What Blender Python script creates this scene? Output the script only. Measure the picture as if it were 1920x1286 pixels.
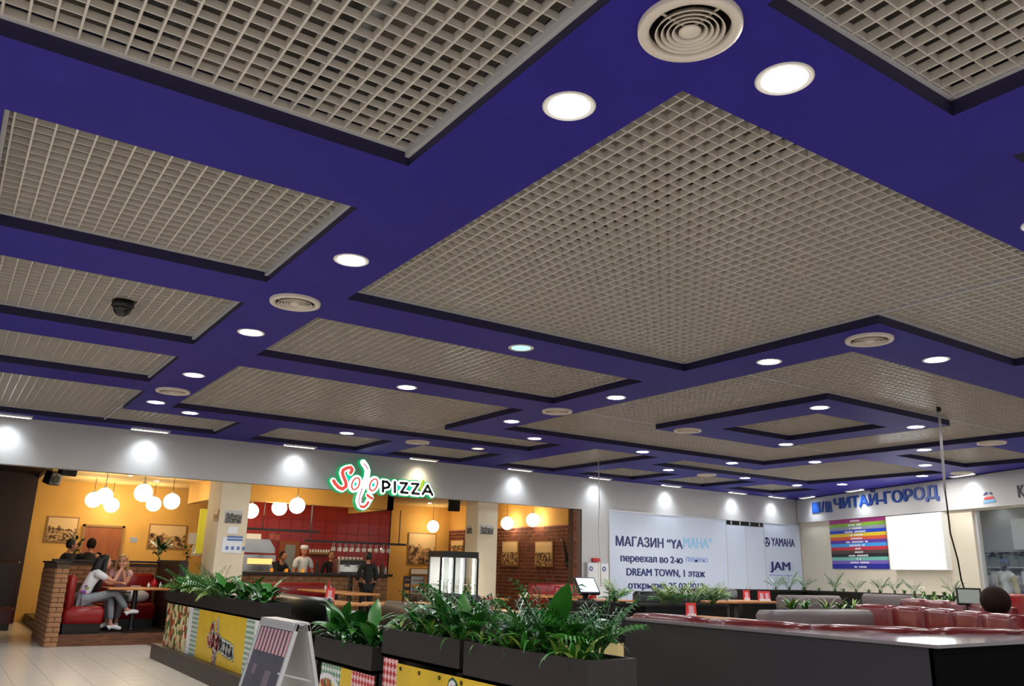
import bpy, math, random
from mathutils import Vector, Matrix
random.seed(7)
for o in list(bpy.data.objects): bpy.data.objects.remove(o)
SC = bpy.context.scene
COL = SC.collection

# ------------------------------------------------------------------ camera
CH = 1.34                                    # eye height
R_ = Vector((0.82489431, -0.56476537, 0.02427852))
U_ = Vector((-0.17046999, -0.20757901, 0.9632502))
F_ = Vector((0.53897064, 0.79871837, 0.26750629))
FPX = 1538.21
cam = bpy.data.cameras.new('camera'); camo = bpy.data.objects.new('camera', cam); COL.objects.link(camo)
cam.sensor_fit = 'HORIZONTAL'; cam.sensor_width = 36.0; cam.lens = 36.0 * FPX / 1920.0
cam.clip_start = 0.05; cam.clip_end = 200
M3 = Matrix((R_, U_, -F_)).transposed().to_4x4(); M3.translation = Vector((0, 0, CH))
camo.matrix_world = M3
SC.camera = camo

# ------------------------------------------------------------------ world and exposure
world = bpy.data.worlds.new('world'); SC.world = world; world.use_nodes = True
bgn = world.node_tree.nodes['Background']; bgn.inputs[0].default_value = (1.0, 0.985, 0.97, 1); bgn.inputs[1].default_value = 0.6
SC.view_settings.view_transform = 'Standard'; SC.view_settings.look = 'None'
SC.view_settings.exposure = 0.12; SC.view_settings.gamma = 1.0; SC.view_settings.use_curve_mapping = False
LAMP = 290.0                                 # radiance of the ceiling downlights
WSPOT = 38.0                                 # watts of each washer beam
WASH = 6.0                                  # radiance of the wall washers

# ------------------------------------------------------------------ geometry helpers
def ray(px, py): return R_ * (px - 960) - U_ * (py - 643) + F_ * FPX
CAM = Vector((0, 0, CH))
def on_v(px, py, v): d = ray(px, py); return CAM + d * (v / d.y)
def on_u(px, py, u): d = ray(px, py); return CAM + d * (u / d.x)
def on_z(px, py, z): d = ray(px, py); return CAM + d * ((z - CH) / d.z)
def on_pl(px, py, p0, n): d = ray(px, py); return CAM + d * ((p0 - CAM).dot(n) / d.dot(n))
def at_d(px, py, d_): return CAM + ray(px, py) * (d_ / FPX)     # at a given depth in front of the viewer
def lin(r, g, b):
    f = lambda c: (c / 255 / 12.92) if c / 255 <= .04045 else ((c / 255 + .055) / 1.055) ** 2.4
    return (f(r), f(g), f(b), 1)

class MB:
    def __init__(s): s.v = []; s.f = []
    def quad(s, *p):
        n = len(s.v); s.v += [tuple(q) for q in p]; s.f.append(tuple(range(n, n + len(p)))); return s
    def box(s, x0, x1, y0, y1, z0, z1):
        n = len(s.v)
        s.v += [(x0, y0, z0), (x1, y0, z0), (x1, y1, z0), (x0, y1, z0), (x0, y0, z1), (x1, y0, z1), (x1, y1, z1), (x0, y1, z1)]
        s.f += [tuple(n + i for i in q) for q in ((3, 2, 1, 0), (4, 5, 6, 7), (0, 1, 5, 4), (1, 2, 6, 5), (2, 3, 7, 6), (3, 0, 4, 7))]
        return s
    def cbox(s, x0, x1, y0, y1, z0, z1, c):            # box with chamfered edges in plan and top
        xs = [(x0 + c, y0), (x1 - c, y0), (x1, y0 + c), (x1, y1 - c), (x1 - c, y1), (x0 + c, y1), (x0, y1 - c), (x0, y0 + c)]
        xi = [(x0 + c, y0 + c), (x1 - c, y0 + c), (x1 - c, y0 + c), (x1 - c, y1 - c), (x1 - c, y1 - c), (x0 + c, y1 - c), (x0 + c, y1 - c), (x0 + c, y0 + c)]
        n = len(s.v)
        s.v += [(a, b, z0) for a, b in xs] + [(a, b, z1 - c) for a, b in xs] + [(a * .35 + d * .65, b * .35 + e * .65, z1 - c * .3) for (a, b), (d, e) in zip(xs, xi)] + [(a, b, z1) for a, b in xi]
        for r in range(3):
            for i in range(8):
                j = (i + 1) % 8; s.f.append((n + r * 8 + i, n + r * 8 + j, n + r * 8 + 8 + j, n + r * 8 + 8 + i))
        s.f.append(tuple(n + 24 + i for i in (0, 1, 3, 5))); s.f.append(tuple(n + 7 - i for i in range(8)))
        return s
    def prism(s, pts, d):                              # planar outline (3D points) extruded by vector d
        n = len(s.v); k = len(pts); d = Vector(d)
        s.v += [tuple(p) for p in pts] + [tuple(Vector(p) + d) for p in pts]
        s.f.append(tuple(range(n + k - 1, n - 1, -1))); s.f.append(tuple(range(n + k, n + 2 * k)))
        for i in range(k): j = (i + 1) % k; s.f.append((n + i, n + j, n + k + j, n + k + i))
        return s
    def lathe(s, prof, c=(0, 0, 0), seg=24, axis='z'):
        n = len(s.v); k = len(prof)
        for i in range(seg):
            a = 2 * math.pi * i / seg
            for r, h in prof:
                p = (r * math.cos(a), r * math.sin(a), h)
                if axis == 'y': p = (p[0], p[2], p[1])
                if axis == 'x': p = (p[2], p[0], p[1])
                s.v.append((c[0] + p[0], c[1] + p[1], c[2] + p[2]))
        for i in range(seg):
            j = (i + 1) % seg
            for q in range(k - 1): s.f.append((n + i * k + q, n + j * k + q, n + j * k + q + 1, n + i * k + q + 1))
        return s
    def sphere(s, c, r, seg=16, rings=10, sx=1, sy=1, sz=1):
        prof = [(max(1e-4, r * math.sin(math.pi * i / rings)), -r * math.cos(math.pi * i / rings)) for i in range(rings + 1)]
        n = len(s.v); s.lathe(prof, (0, 0, 0), seg)
        for i in range(n, len(s.v)): p = s.v[i]; s.v[i] = (c[0] + p[0] * sx, c[1] + p[1] * sy, c[2] + p[2] * sz)
        return s
    def tube(s, pts, r, seg=6, cap=True):
        pts = [Vector(p) for p in pts]; rs = r if isinstance(r, (list, tuple)) else [r] * len(pts)
        n = len(s.v)
        for i, p in enumerate(pts):
            t = (pts[min(i + 1, len(pts) - 1)] - pts[max(i - 1, 0)]).normalized()
            a = t.cross(Vector((0, 0, 1)) if abs(t.z) < .9 else Vector((1, 0, 0))).normalized(); b = t.cross(a)
            for k in range(seg):
                th = 2 * math.pi * k / seg; s.v.append(tuple(p + (a * math.cos(th) + b * math.sin(th)) * rs[i]))
        for i in range(len(pts) - 1):
            for k in range(seg):
                j = (k + 1) % seg; s.f.append((n + i * seg + k, n + i * seg + j, n + (i + 1) * seg + j, n + (i + 1) * seg + k))
        if cap:
            s.f.append(tuple(n + seg - 1 - k for k in range(seg))); m = n + (len(pts) - 1) * seg; s.f.append(tuple(m + k for k in range(seg)))
        return s
    def xf(s, m, start=0):
        for i in range(start, len(s.v)): s.v[i] = tuple(m @ Vector(s.v[i]))
        return s
    def build(s, name, mat=None, parent=None, smooth=False, loc=None):
        me = bpy.data.meshes.new(name); me.from_pydata(s.v, [], s.f); me.update()
        if smooth:
            for p in me.polygons: p.use_smooth = True
        if mat: me.materials.append(mat)
        return link(name, me, parent, loc)
def link(name, me, parent=None, loc=None):
    o = bpy.data.objects.new(name, me); COL.objects.link(o)
    if parent: o.parent = parent
    if loc is not None: o.location = loc
    return o
def empty(name, loc=(0, 0, 0), rz=0.0, parent=None):
    o = bpy.data.objects.new(name, None); COL.objects.link(o); o.location = loc; o.rotation_euler = (0, 0, rz); o.empty_display_size = .1
    if parent: o.parent = parent
    return o
def tag(o, label, cat=None, group=None, kind=None):
    o['label'] = label
    if cat: o['category'] = cat
    if group: o['group'] = group
    if kind: o['kind'] = kind
    return o
def struct(o, label=None):
    o['kind'] = 'structure'
    if label: o['label'] = label
    return o
def smoothed(o, lv=1):
    m = o.modifiers.new('subdivision', 'SUBSURF'); m.levels = lv; m.render_levels = lv; return o
def beveled(o, w=.01, seg=2):
    m = o.modifiers.new('bevel', 'BEVEL'); m.width = w; m.segments = seg; m.limit_method = 'ANGLE'; return o

# ------------------------------------------------------------------ materials
def mat(name, col, rough=.6, metal=0, spec=.5, noise=0, scale=8, bump=0, bscale=60, emit=None, estr=0, alpha=None, trans=0, col2=None):
    m = bpy.data.materials.new(name); m.use_nodes = True; nt = m.node_tree; b = nt.nodes['Principled BSDF']
    c = col if len(col) == 4 else (*col, 1)
    b.inputs['Base Color'].default_value = c; b.inputs['Roughness'].default_value = rough; b.inputs['Metallic'].default_value = metal
    b.inputs['Specular IOR Level'].default_value = spec
    if trans: b.inputs['Transmission Weight'].default_value = trans
    if alpha is not None: b.inputs['Alpha'].default_value = alpha
    if emit: b.inputs['Emission Color'].default_value = emit if len(emit) == 4 else (*emit, 1); b.inputs['Emission Strength'].default_value = estr
    if noise or bump:
        tc = nt.nodes.new('ShaderNodeTexCoord')
    if noise:
        n = nt.nodes.new('ShaderNodeTexNoise'); n.inputs['Scale'].default_value = scale; n.inputs['Detail'].default_value = 6
        nt.links.new(tc.outputs['Object'], n.inputs['Vector'])
        r = nt.nodes.new('ShaderNodeValToRGB'); r.color_ramp.elements[0].position = .3; r.color_ramp.elements[1].position = .7
        c2 = col2 or tuple(min(1, x * (1 - noise)) for x in c[:3]) + (1,)
        r.color_ramp.elements[0].color = c2; r.color_ramp.elements[1].color = c
        nt.links.new(n.outputs['Fac'], r.inputs['Fac']); nt.links.new(r.outputs['Color'], b.inputs['Base Color'])
    if bump:
        n2 = nt.nodes.new('ShaderNodeTexNoise'); n2.inputs['Scale'].default_value = bscale; n2.inputs['Detail'].default_value = 4
        nt.links.new(tc.outputs['Object'], n2.inputs['Vector'])
        bp = nt.nodes.new('ShaderNodeBump'); bp.inputs['Strength'].default_value = bump; bp.inputs['Distance'].default_value = .01
        nt.links.new(n2.outputs['Fac'], bp.inputs['Height']); nt.links.new(bp.outputs['Normal'], b.inputs['Normal'])
    return m
def emat(name, col, st):
    m = bpy.data.materials.new(name); m.use_nodes = True; nt = m.node_tree; nt.nodes.clear()
    e = nt.nodes.new('ShaderNodeEmission'); e.inputs[0].default_value = col if len(col) == 4 else (*col, 1); e.inputs[1].default_value = st
    o = nt.nodes.new('ShaderNodeOutputMaterial'); nt.links.new(e.outputs[0], o.inputs[0]); return m
def woodmat(name, c1, c2, rough=.4, scale=(1, 12, 12), spec=.5):
    m = mat(name, c1, rough, spec=spec); nt = m.node_tree; b = nt.nodes['Principled BSDF']
    tc = nt.nodes.new('ShaderNodeTexCoord'); mp = nt.nodes.new('ShaderNodeMapping'); mp.inputs['Scale'].default_value = scale
    n = nt.nodes.new('ShaderNodeTexNoise'); n.inputs['Scale'].default_value = 3; n.inputs['Detail'].default_value = 8; n.inputs['Distortion'].default_value = 1.2
    r = nt.nodes.new('ShaderNodeValToRGB'); r.color_ramp.elements[0].position = .35; r.color_ramp.elements[1].position = .68
    r.color_ramp.elements[0].color = c2; r.color_ramp.elements[1].color = c1
    nt.links.new(tc.outputs['Object'], mp.inputs['Vector']); nt.links.new(mp.outputs['Vector'], n.inputs['Vector'])
    nt.links.new(n.outputs['Fac'], r.inputs['Fac']); nt.links.new(r.outputs['Color'], b.inputs['Base Color'])
    return m
M = {}
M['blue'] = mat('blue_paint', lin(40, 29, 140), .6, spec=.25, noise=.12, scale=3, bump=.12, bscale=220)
M['navy'] = mat('navy_recess_shade', lin(24, 18, 62), .6)  # shade inside the ceiling recesses, painted as near-black navy on their sides
M['grid'] = mat('grid_metal', lin(204, 198, 188), .22, spec=.5)
M['gridtrim'] = mat('grid_trim', lin(190, 190, 192), .35)
M['slab'] = mat('plenum_slab', lin(150, 142, 130), .9, noise=.4, scale=2)
M['duct'] = mat('duct_metal', lin(150, 150, 148), .35, metal=.8, noise=.3, scale=5)
M['white'] = mat('white_paint', lin(186, 185, 184), .6, noise=.03, scale=2)
M['cream'] = mat('cream_paint', lin(202, 193, 174), .65, noise=.04, scale=2)
M['column'] = mat('column_plaster', lin(222, 206, 176), .7, noise=.05, scale=4)
M['floor'] = mat('floor_grout', lin(120, 114, 106), .7)
M['tile'] = mat('floor_tile', lin(224, 217, 205), .22, noise=.06, scale=3)
M['yellow'] = mat('yellow_plaster', lin(226, 176, 92), .8, noise=.1, scale=2.5, bump=.15, bscale=40)
M['iceil'] = mat('warm_ceiling', lin(232, 196, 130), .8)
M['darkwall'] = mat('dark_panelling', lin(44, 20, 16), .5, noise=.4, scale=2)
M['lampglow'] = emat('lamp_glow', (1, .97, .92), LAMP)
M['lampcool'] = emat('lamp_glow_cool', (.93, .96, 1), LAMP)
M['lampgreen'] = emat('lamp_glow_green', (.4, 1, .78), 1.5)
M['lampdim'] = emat('lamp_glow_dim', (1, .86, .6), 1.6)
M['lamprim'] = mat('lamp_rim', lin(225, 222, 215), .35)
M['vent'] = mat('vent_enamel', lin(226, 216, 202), .4, noise=.08, scale=14)
M['black'] = mat('black_plastic', lin(9, 9, 10), .35)
M['washglow'] = emat('washer_glow', (.9, .95, 1), WASH)
M['washwarm'] = emat('washer_glow_warm', (1, .86, .6), WASH)
M['metal'] = mat('brushed_metal', lin(190, 190, 192), .3, metal=.9)

# ------------------------------------------------------------------ ceiling plan (in units of S)
S = .8645; SOF = 3.545; REC = .085; W = 15.45
HOLES = {
 'A': [(-2.2, 2.15, .9, 4.46)],
 'B': [(-.1, 2.15, 5.27, 7.32)],
 'C': [(-.1, 2.18, 8.09, 10.13)],
 'D': [(-.1, 2.2, 10.9, 12.78)],
 'E': [(-3.0, 2.3, 13.53, 17.3), (2.3, 4.36, 15.45, 17.3)],
 'F': [(2.95, 7.65, 2.77, 7.32), (7.65, 10.5, 2.77, 4.58)],
 'G': [(2.95, 7.66, 8.1, 10.15)],
 'H': [(2.95, 7.62, 10.88, 14.7), (7.62, 10.45, 13.5, 14.7)],
 'I': [(5.12, 7.55, 15.5, 17.45)],
 'J': [(8.3, 10.35, 15.6, 17.5)],
 'K': [(8.42, 15.85, 5.4, 7.2), (8.42, 10.5, 7.2, 10.8), (13.85, 15.85, 7.2, 10.8), (8.42, 15.85, 10.8, 12.72)],
 'L': [(11.33, 13.25, 7.97, 10.0)],
 'M': [(2.75, 4.36, -.6, 2.04)],
 'N': [(5.1, 9.7, -.6, 2.07)],
 'O': [(11.3, 13.15, 13.45, 17.4)],
 'P': [(13.87, 15.88, 15.5, 17.32)],
 'Q': [(13.95, 20.0, 13.45, 14.55), (16.5, 20.0, 10.6, 13.45)],
 'R': [(16.5, 18.6, 15.2, 17.25)],
 'T': [(19.3, 21.5, 15.25, 17.0)],
 'U': [(16.5, 19.3, 7.9, 9.8)],
 'V': [(11.25, 15.85, 1.6, 4.6)],
}
def rects_fit():
    xs = {-14.0, 26.0}; ys = {-9.0, W / S}
    for rs in HOLES.values():
        for a, b, c, d in rs: xs |= {a, b}; ys |= {c, d}
    return sorted(xs), sorted(ys)
XS, YS = rects_fit()
def hole_at(x, y):
    for k, rs in HOLES.items():
        for a, b, c, d in rs:
            if a < x < b and c < y < d: return k
    return None
mb = MB(); fb = MB(); H2 = .16
for i in range(len(XS) - 1):
    for j in range(len(YS) - 1):
        x0, x1, y0, y1 = XS[i], XS[i + 1], YS[j], YS[j + 1]
        if hole_at((x0 + x1) / 2, (y0 + y1) / 2): continue
        X0, X1, Y0, Y1 = x0 * S, x1 * S, y0 * S, y1 * S
        mb.quad((X0, Y0, SOF), (X0, Y1, SOF), (X1, Y1, SOF), (X1, Y0, SOF))
        mx, my = (x0 + x1) / 2, (y0 + y1) / 2
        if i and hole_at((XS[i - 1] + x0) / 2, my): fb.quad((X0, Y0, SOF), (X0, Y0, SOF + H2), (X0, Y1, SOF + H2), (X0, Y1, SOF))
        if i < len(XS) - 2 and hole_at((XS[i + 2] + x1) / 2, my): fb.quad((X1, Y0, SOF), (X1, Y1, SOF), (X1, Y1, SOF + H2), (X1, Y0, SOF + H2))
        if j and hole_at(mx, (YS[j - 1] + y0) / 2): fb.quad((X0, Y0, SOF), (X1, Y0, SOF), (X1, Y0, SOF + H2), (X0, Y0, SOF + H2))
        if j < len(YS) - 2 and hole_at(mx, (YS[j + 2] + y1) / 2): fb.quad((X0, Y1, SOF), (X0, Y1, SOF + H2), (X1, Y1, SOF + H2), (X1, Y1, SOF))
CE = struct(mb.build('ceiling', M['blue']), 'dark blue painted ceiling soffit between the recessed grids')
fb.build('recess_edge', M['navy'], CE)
# plenum above the grids
struct(MB().box(-14 * S, 26 * S, -9 * S, W + 8, SOF + .75, SOF + .85).build('ceiling', M['slab']), 'dark slab above the open grids')
GRID_LABEL = {
 'A': 'open grid panel at the top left of the picture, cells largest', 'B': 'grid panel with a white left edge below the top left panel',
 'C': 'grid panel carrying the black dome camera', 'D': 'narrow grid panel left of the two lamps, next after the dome camera panel',
 'E': 'stepped grid panel along the wall above the brick booth', 'F': 'very large grid panel in the middle of the ceiling',
 'G': 'long grid panel between the very large panel and the orange reflections', 'H': 'stepped grid panel with orange reflections above the pizza sign',
 'I': 'small grid panel against the wall left of the pizza sign', 'J': 'small grid panel against the wall right of the pizza sign',
 'K': 'square ring of grid around the inner blue frame at right', 'L': 'small square grid panel inside the inner blue frame',
 'M': 'dark grid panel at the top right with its pointed corner', 'N': 'grid panel just entering the right picture edge',
 'O': 'grid panel over the brick wall opening of the restaurant', 'P': 'grid panel over the big moved-shop notice',
 'Q': 'stepped grid panel before the corner of the two white walls', 'R': 'small grid panel over the double shop door',
 'T': 'grid panel in the corner over the white shop film', 'U': 'grid panel before the blue bookshop letters', 'V': 'grid panel beyond the right picture edge'}
BARX = MB().box(0, 1, -.003, .003, .0015, .04); BARY = MB().box(-.0055, .0055, 0, 1, 0, .042)
def mk(mbx, name, m):
    me = bpy.data.meshes.new(name); me.from_pydata(mbx.v, [], mbx.f); me.materials.append(m); return me
me_bx = mk(BARX, 'bar', M['grid']); me_by = mk(BARY, 'cross_bar', M['grid'])
me_tx = mk(MB().box(0, 1, -.012, .012, -.004, .05), 'edge_trim', M['gridtrim']); me_ty = mk(MB().box(-.012, .012, 0, 1, -.004, .05), 'edge_trim', M['gridtrim'])
CELL = .1; ZG = SOF + REC
for k, rs in HOLES.items():
    g = empty('ceiling_grid', ((rs[0][0]) * S, rs[0][2] * S, ZG)); struct(g, GRID_LABEL[k])
    gx, gy = g.location.x, g.location.y
    xa, xb, ya, yb = min(r[0] for r in rs), max(r[1] for r in rs), min(r[2] for r in rs), max(r[3] for r in rs)
    def runs(t, ax):          # merged intervals of the panel along the other axis
        iv = sorted([(r[0], r[1]) if ax == 'x' else (r[2], r[3]) for r in rs if (r[2] < t < r[3] if ax == 'x' else r[0] < t < r[1])])
        out = []
        for a, b in iv:
            if out and a <= out[-1][1] + 1e-6: out[-1] = (out[-1][0], max(b, out[-1][1]))
            else: out.append((a, b))
        return out
    n = int((yb - ya) * S / CELL)
    for i in range(n + 1):
        y = ya * S + (i + .5) * CELL
        for a, b in runs(y / S, 'x'):
            o = link('bar', me_bx, g, (a * S - gx, y - gy, 0)); o.scale = ((b - a) * S, 1, 1)
    n = int((xb - xa) * S / CELL)
    for i in range(n + 1):
        x = xa * S + (i + .5) * CELL
        for a, b in runs(x / S, 'y'):
            o = link('cross_bar', me_by, g, (x - gx, a * S - gy, 0)); o.scale = (1, (b - a) * S, 1)
    # perimeter trim
    e = 1e-3
    for (a, b, c, d) in rs:
        for y, sy in ((c, -1), (d, 1)):
            if hole_at((a + b) / 2, y + sy * e) != k:
                o = link('edge_trim', me_tx, g, (a * S - gx, (y * S) - gy - sy * .012, 0)); o.scale = ((b - a) * S, 1, 1)
        for x, sx in ((a, -1), (b, 1)):
            if hole_at(x + sx * e, (c + d) / 2) != k:
                o = link('edge_trim', me_ty, g, (x * S - gx - sx * .012, c * S - gy, -.03 if k in 'ABCDE' and sx > 0 else 0)); o.scale = (1, (d - c) * S, 1.3 if k in 'ABCDE' and sx > 0 else 1)
# ducts in the plenum over the nearest grids
for i, (x, y0, y1, r) in enumerate(((.45, .2, 5.2, .14), (1.35, .0, 7.0, .09), (4.2, .5, 6.8, .13))):
    d_ = MB().tube([(x, y0 + (y1 - y0) * t / 20, SOF + .48) for t in range(21)], [r if t % 2 else r * 1.05 for t in range(21)], 12).build('air_duct', M['duct'], smooth=True)
    struct(d_, ['foil duct behind the top left grid, nearer the left edge', 'thin foil duct behind the top left grid', 'foil duct above the very large grid panel'][i])

# ------------------------------------------------------------------ downlights and vents
def dl_meshes(glow):
    rim = MB().lathe([(.1, .0), (.104, -.006), (.124, -.008), (.132, -.004), (.132, .004), (.1, .004)], seg=28)
    lens = MB().lathe([(.0001, -.003), (.1, -.003)], seg=28)
    refl = MB().lathe([(.1, 0), (.085, .07), (.0001, .08)], seg=28)
    return mk(rim, 'rim', M['lamprim']), mk(lens, 'lens', glow)
DLM = {k: dl_meshes(M[v]) for k, v in (('w', 'lampglow'), ('c', 'lampcool'), ('g', 'lampgreen'), ('d', 'lampdim'))}
DL = [  # position in plan units, kind, label
 (2.55, 3.26, 'w', 'bright round downlight in the blue strip left of the largest round vent'),
 (3.3, 2.37, 'w', 'bright round downlight in the blue strip right of the largest round vent'),
 (6.32, 2.42, 'w', 'round downlight cut off by the right picture edge'),
 (2.55, 6.29, 'w', 'round downlight in the diagonal blue strip, between two grid corners at left centre'),
 (2.57, 9.14, 'w', 'round downlight in the diagonal blue strip just past the second round vent'),
 (2.61, 11.86, 'w', 'small downlight in the diagonal strip right of the narrow panel with orange reflections'),
 (2.63, 14.4, 'w', 'small downlight where the diagonal strip nears the wall, left of its close twin'),
 (3.33, 15.04, 'w', 'small downlight near the wall above the booth globes, right of its close twin'),
 (5.31, 10.59, 'c', 'bright downlight left of centre in the strip above the orange reflections'),
 (5.34, 7.72, 'g', 'green tinted dim downlight under the very large grid panel'),
 (8.08, 9.14, 'c', 'bright downlight in the strip leading left from the very large panel corner'),
 (8.07, 6.31, 'c', 'bright downlight in the strip along the far edge of the very large grid panel'),
 (9.48, 5.0, 'c', 'bright downlight to the right of the warm coloured round vent'),
 (8.06, 11.9, 'c', 'downlight beyond the flat oval vent in the middle of the ceiling'),
 (9.5, 13.19, 'c', 'pinkish white downlight right of the stepped panel above the pizza sign'),
 (6.37, 15.21, 'c', 'downlight above and left of the pizza sign'),
 (9.42, 15.19, 'd', 'dim yellow downlight to the right of the pizza sign'),
 (12.3, 13.07, 'c', 'downlight in the strip left of the hanging grey wire'),
 (14.97, 14.98, 'w', 'small downlight over the moved-shop notice'),
 (15.04, 12.98, 'c', 'downlight at the lower left of the far square ring of grid'),
 (13.6, 10.35, 'c', 'downlight on the near lower corner of the inner blue frame'),
 (10.94, 7.66, 'c', 'downlight on the upper corner of the inner blue frame'),
 (13.55, 7.63, 'c', 'downlight on the right corner of the inner blue frame'),
 (16.11, 8.95, 'w', 'downlight in the blue strip above the blue bookshop letters, beside the pole'),
 (18.33, 10.2, 'w', 'small downlight left of the pole, second of three in a column'),
 (20.2, 11.35, 'w', 'smallest downlight left of the pole, lowest of three in a column'),
 (16.18, 11.56, 'w', 'downlight under the far corner of the square ring of grid'),
 (17.62, 14.79, 'w', 'small downlight over the double shop door'),
 (20.62, 13.91, 'w', 'small downlight in the corner, right one of a pair'),
 (20.02, 14.95, 'w', 'small downlight in the corner, left one of a pair'),
]
for y in (-6.5, -3.6, -.7):
    for x in (-11.0, -8.2, -5.4, -2.6, .2, 11, 14): DL.append((x, y, 'w', 'round downlight in the ceiling behind the viewer'))
for y in (2.2, 5.0, 7.8, 10.6): DL.append((-2.6, y, 'w', 'round downlight in the blue ceiling beyond the left picture edge')); DL.append((-6, y, 'w', 'round downlight in the blue ceiling beyond the left picture edge'))
for x, y in ((13.5, 4.95), (16.2, 6.2), (18.3, 6.3)): DL.append((x, y, 'w', 'round downlight in the ceiling beyond the right picture edge'))
for x, y, k, lb in DL:
    t = empty('downlight', (x * S, y * S, SOF)); tag(t, lb, 'downlight', 'round ceiling downlights')
    link('rim', DLM[k][0], t); link('lens', DLM[k][1], t)
def vent(x, y, lb, r=.215):
    t = empty('ceiling_vent', (x * S, y * S, SOF)); tag(t, lb, 'vent', 'round ceiling air vents')
    f = r / .215
    if 'vm' not in M:
        M['vm'] = [mk(MB().lathe([(.168, -.002), (.17, -.026), (.186, -.032), (.212, -.028), (.216, -.02), (.216, 0)], seg=40), 'outer_ring', M['vent'])]
        for q, rr in enumerate((.145, .12, .097, .074)):
            M['vm'].append(mk(MB().lathe([(rr, -.032), (rr - .004, -.034), (rr - .017, -.006), (rr - .013, -.004), (rr, -.032)], seg=36), 'cone_ring', M['vent']))
        M['vm'].append(mk(MB().lathe([(.0001, -.038), (.03, -.036), (.047, -.028), (.045, -.024), (.0001, -.02)], seg=28), 'centre_cap', M['vent']))
        M['vm'].append(mk(MB().lathe([(.0001, -.0015), (.17, -.0015), (.17, -.003)], seg=28), 'throat', M['black']))
        for me in M['vm']:
            for p in me.polygons: p.use_smooth = True
        bs = MB().box(-.16, .16, -.004, .004, -.014, -.006).box(-.004, .004, -.16, .16, -.014, -.006)
        M['vm'].append(mk(bs, 'spider_bracket', M['vent']))
    for me in M['vm']: o = link(me.name.split('.')[0], me, t); o.scale = (f, f, 1)
for x, y, lb in ((2.58, 2.36, 'largest round vent with concentric rings at the top of the picture'), (2.57, 7.71, 'round vent in the diagonal strip at left centre'),
    (2.63, 13.2, 'flat looking round vent in the diagonal strip near the wall'), (8.06, 10.57, 'warm lit round vent in the middle of the ceiling'),
    (8.08, 4.97, 'warm coloured round vent under the right part of the very large grid'), (7.95, 15.21, 'small round vent above the pizza sign'),
    (10.96, 10.46, 'round vent on the left corner of the inner blue frame'), (16.3, 14.93, 'thin looking vent above the moved-shop notice'),
    (16.08, 7.62, 'round vent near the right picture edge by the pole'), (20.1, 10.3, 'thin looking vent above the red and blue emblem')): vent(x, y, lb)

# ------------------------------------------------------------------ floor
FZ = 0.0
fl = MB().box(-14 * S, 26 * S, -9 * S, W + 9, -.12, -.004).build('floor', M['tile']); struct(fl, 'pale beige tiled floor')
TS = .372; tm = mk(MB().box(.002, TS - .002, .002, TS - .002, -.012, 0), 'tile', M['tile'])
nt_ = 0
grout = MB().box(-.6, 3.6, 9.4, 18.2, -.006, -.003).build('grout', M['floor'], fl)
for i in range(-4, 8):
    for j in range(0, 24):
        x = .98 + i * TS; y = 9.45 + j * TS
        if y > 15.7 and x > 1.5: continue
        if x > 2.9: continue
        link('tile', tm, fl, (x, y, 0)); nt_ += 1

# ------------------------------------------------------------------ fascia wall with the restaurant opening
OPZ = 2.79
mb = MB().box(-14 * S, 12.55, W, W + .2, OPZ, SOF).box(12.55, 20.8, W, W + .2, 0, SOF)
struct(mb.build('wall_back', M['white']), 'long white shop wall above and right of the restaurant')
P0 = Vector((20.66, W, 0)); DR = Vector((-.3745, -.9272, 0)); NR = Vector((.9272, -.3745, 0))
def rw(s, z, out=0.0): return P0 + DR * s - NR * out + Vector((0, 0, z))     # point on the right wall
WIN0 = 6.75
mb = MB().prism([rw(0, 0), rw(WIN0, 0), rw(WIN0, SOF), rw(0, SOF)], NR * .2).prism([rw(WIN0, 2.82), rw(14, 2.82), rw(14, SOF), rw(WIN0, SOF)], NR * .2).prism([rw(WIN0, 0), rw(14, 0), rw(14, .35), rw(WIN0, .35)], NR * .2)
struct(mb.build('wall_right', M['cream']), 'cream wall of the bookshop at right')
struct(MB().prism([rw(.06, 2.88, 0), rw(14, 2.82, 0), rw(14, SOF - .02, 0), rw(.06, SOF - .02, 0)], -NR * .07).build('trim_1', M['white']), 'white projecting sign fascia on the right wall')
# ------------------------------------------------------------------ wall washers
def washer(p, dirv, out, lb, warm=False, ln=.62):
    t = empty('wall_washer', p, math.atan2(dirv.y, dirv.x)); tag(t, lb, 'light', 'wall washer lights along the ceiling edge')
    MB().box(-ln / 2, ln / 2, -.07, .07, -.012, .0).box(-ln / 2, ln / 2, -.075, -.06, -.03, 0).box(-ln / 2, ln / 2, .06, .075, -.03, 0).build('housing', M['lamprim'], t)
    MB().box(-ln / 2 + .02, ln / 2 - .02, -.055, .055, -.018, -.013).build('tube_lamp', M['washwarm' if warm else 'washglow'], t)
    ld = bpy.data.lights.new('washer_beam', 'SPOT'); ld.energy = WSPOT; ld.color = (1, .86, .6) if warm else (.86, .93, 1); ld.spot_size = 1.85; ld.spot_blend = 1.0; ld.shadow_soft_size = .1
    lo = bpy.data.objects.new('washer_beam', ld); COL.objects.link(lo); lo.parent = t; lo.location = (0, -.03, -.06); lo.rotation_euler = (math.radians(24), 0, 0)
    for i in range(9):
        x = -ln / 2 + ln * (i + .5) / 9
        MB().box(x - .004, x + .004, -.06, .06, -.034, -.018).build('louvre_blade', M['lamprim'], t)
AX = Vector((1, 0, 0))
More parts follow.
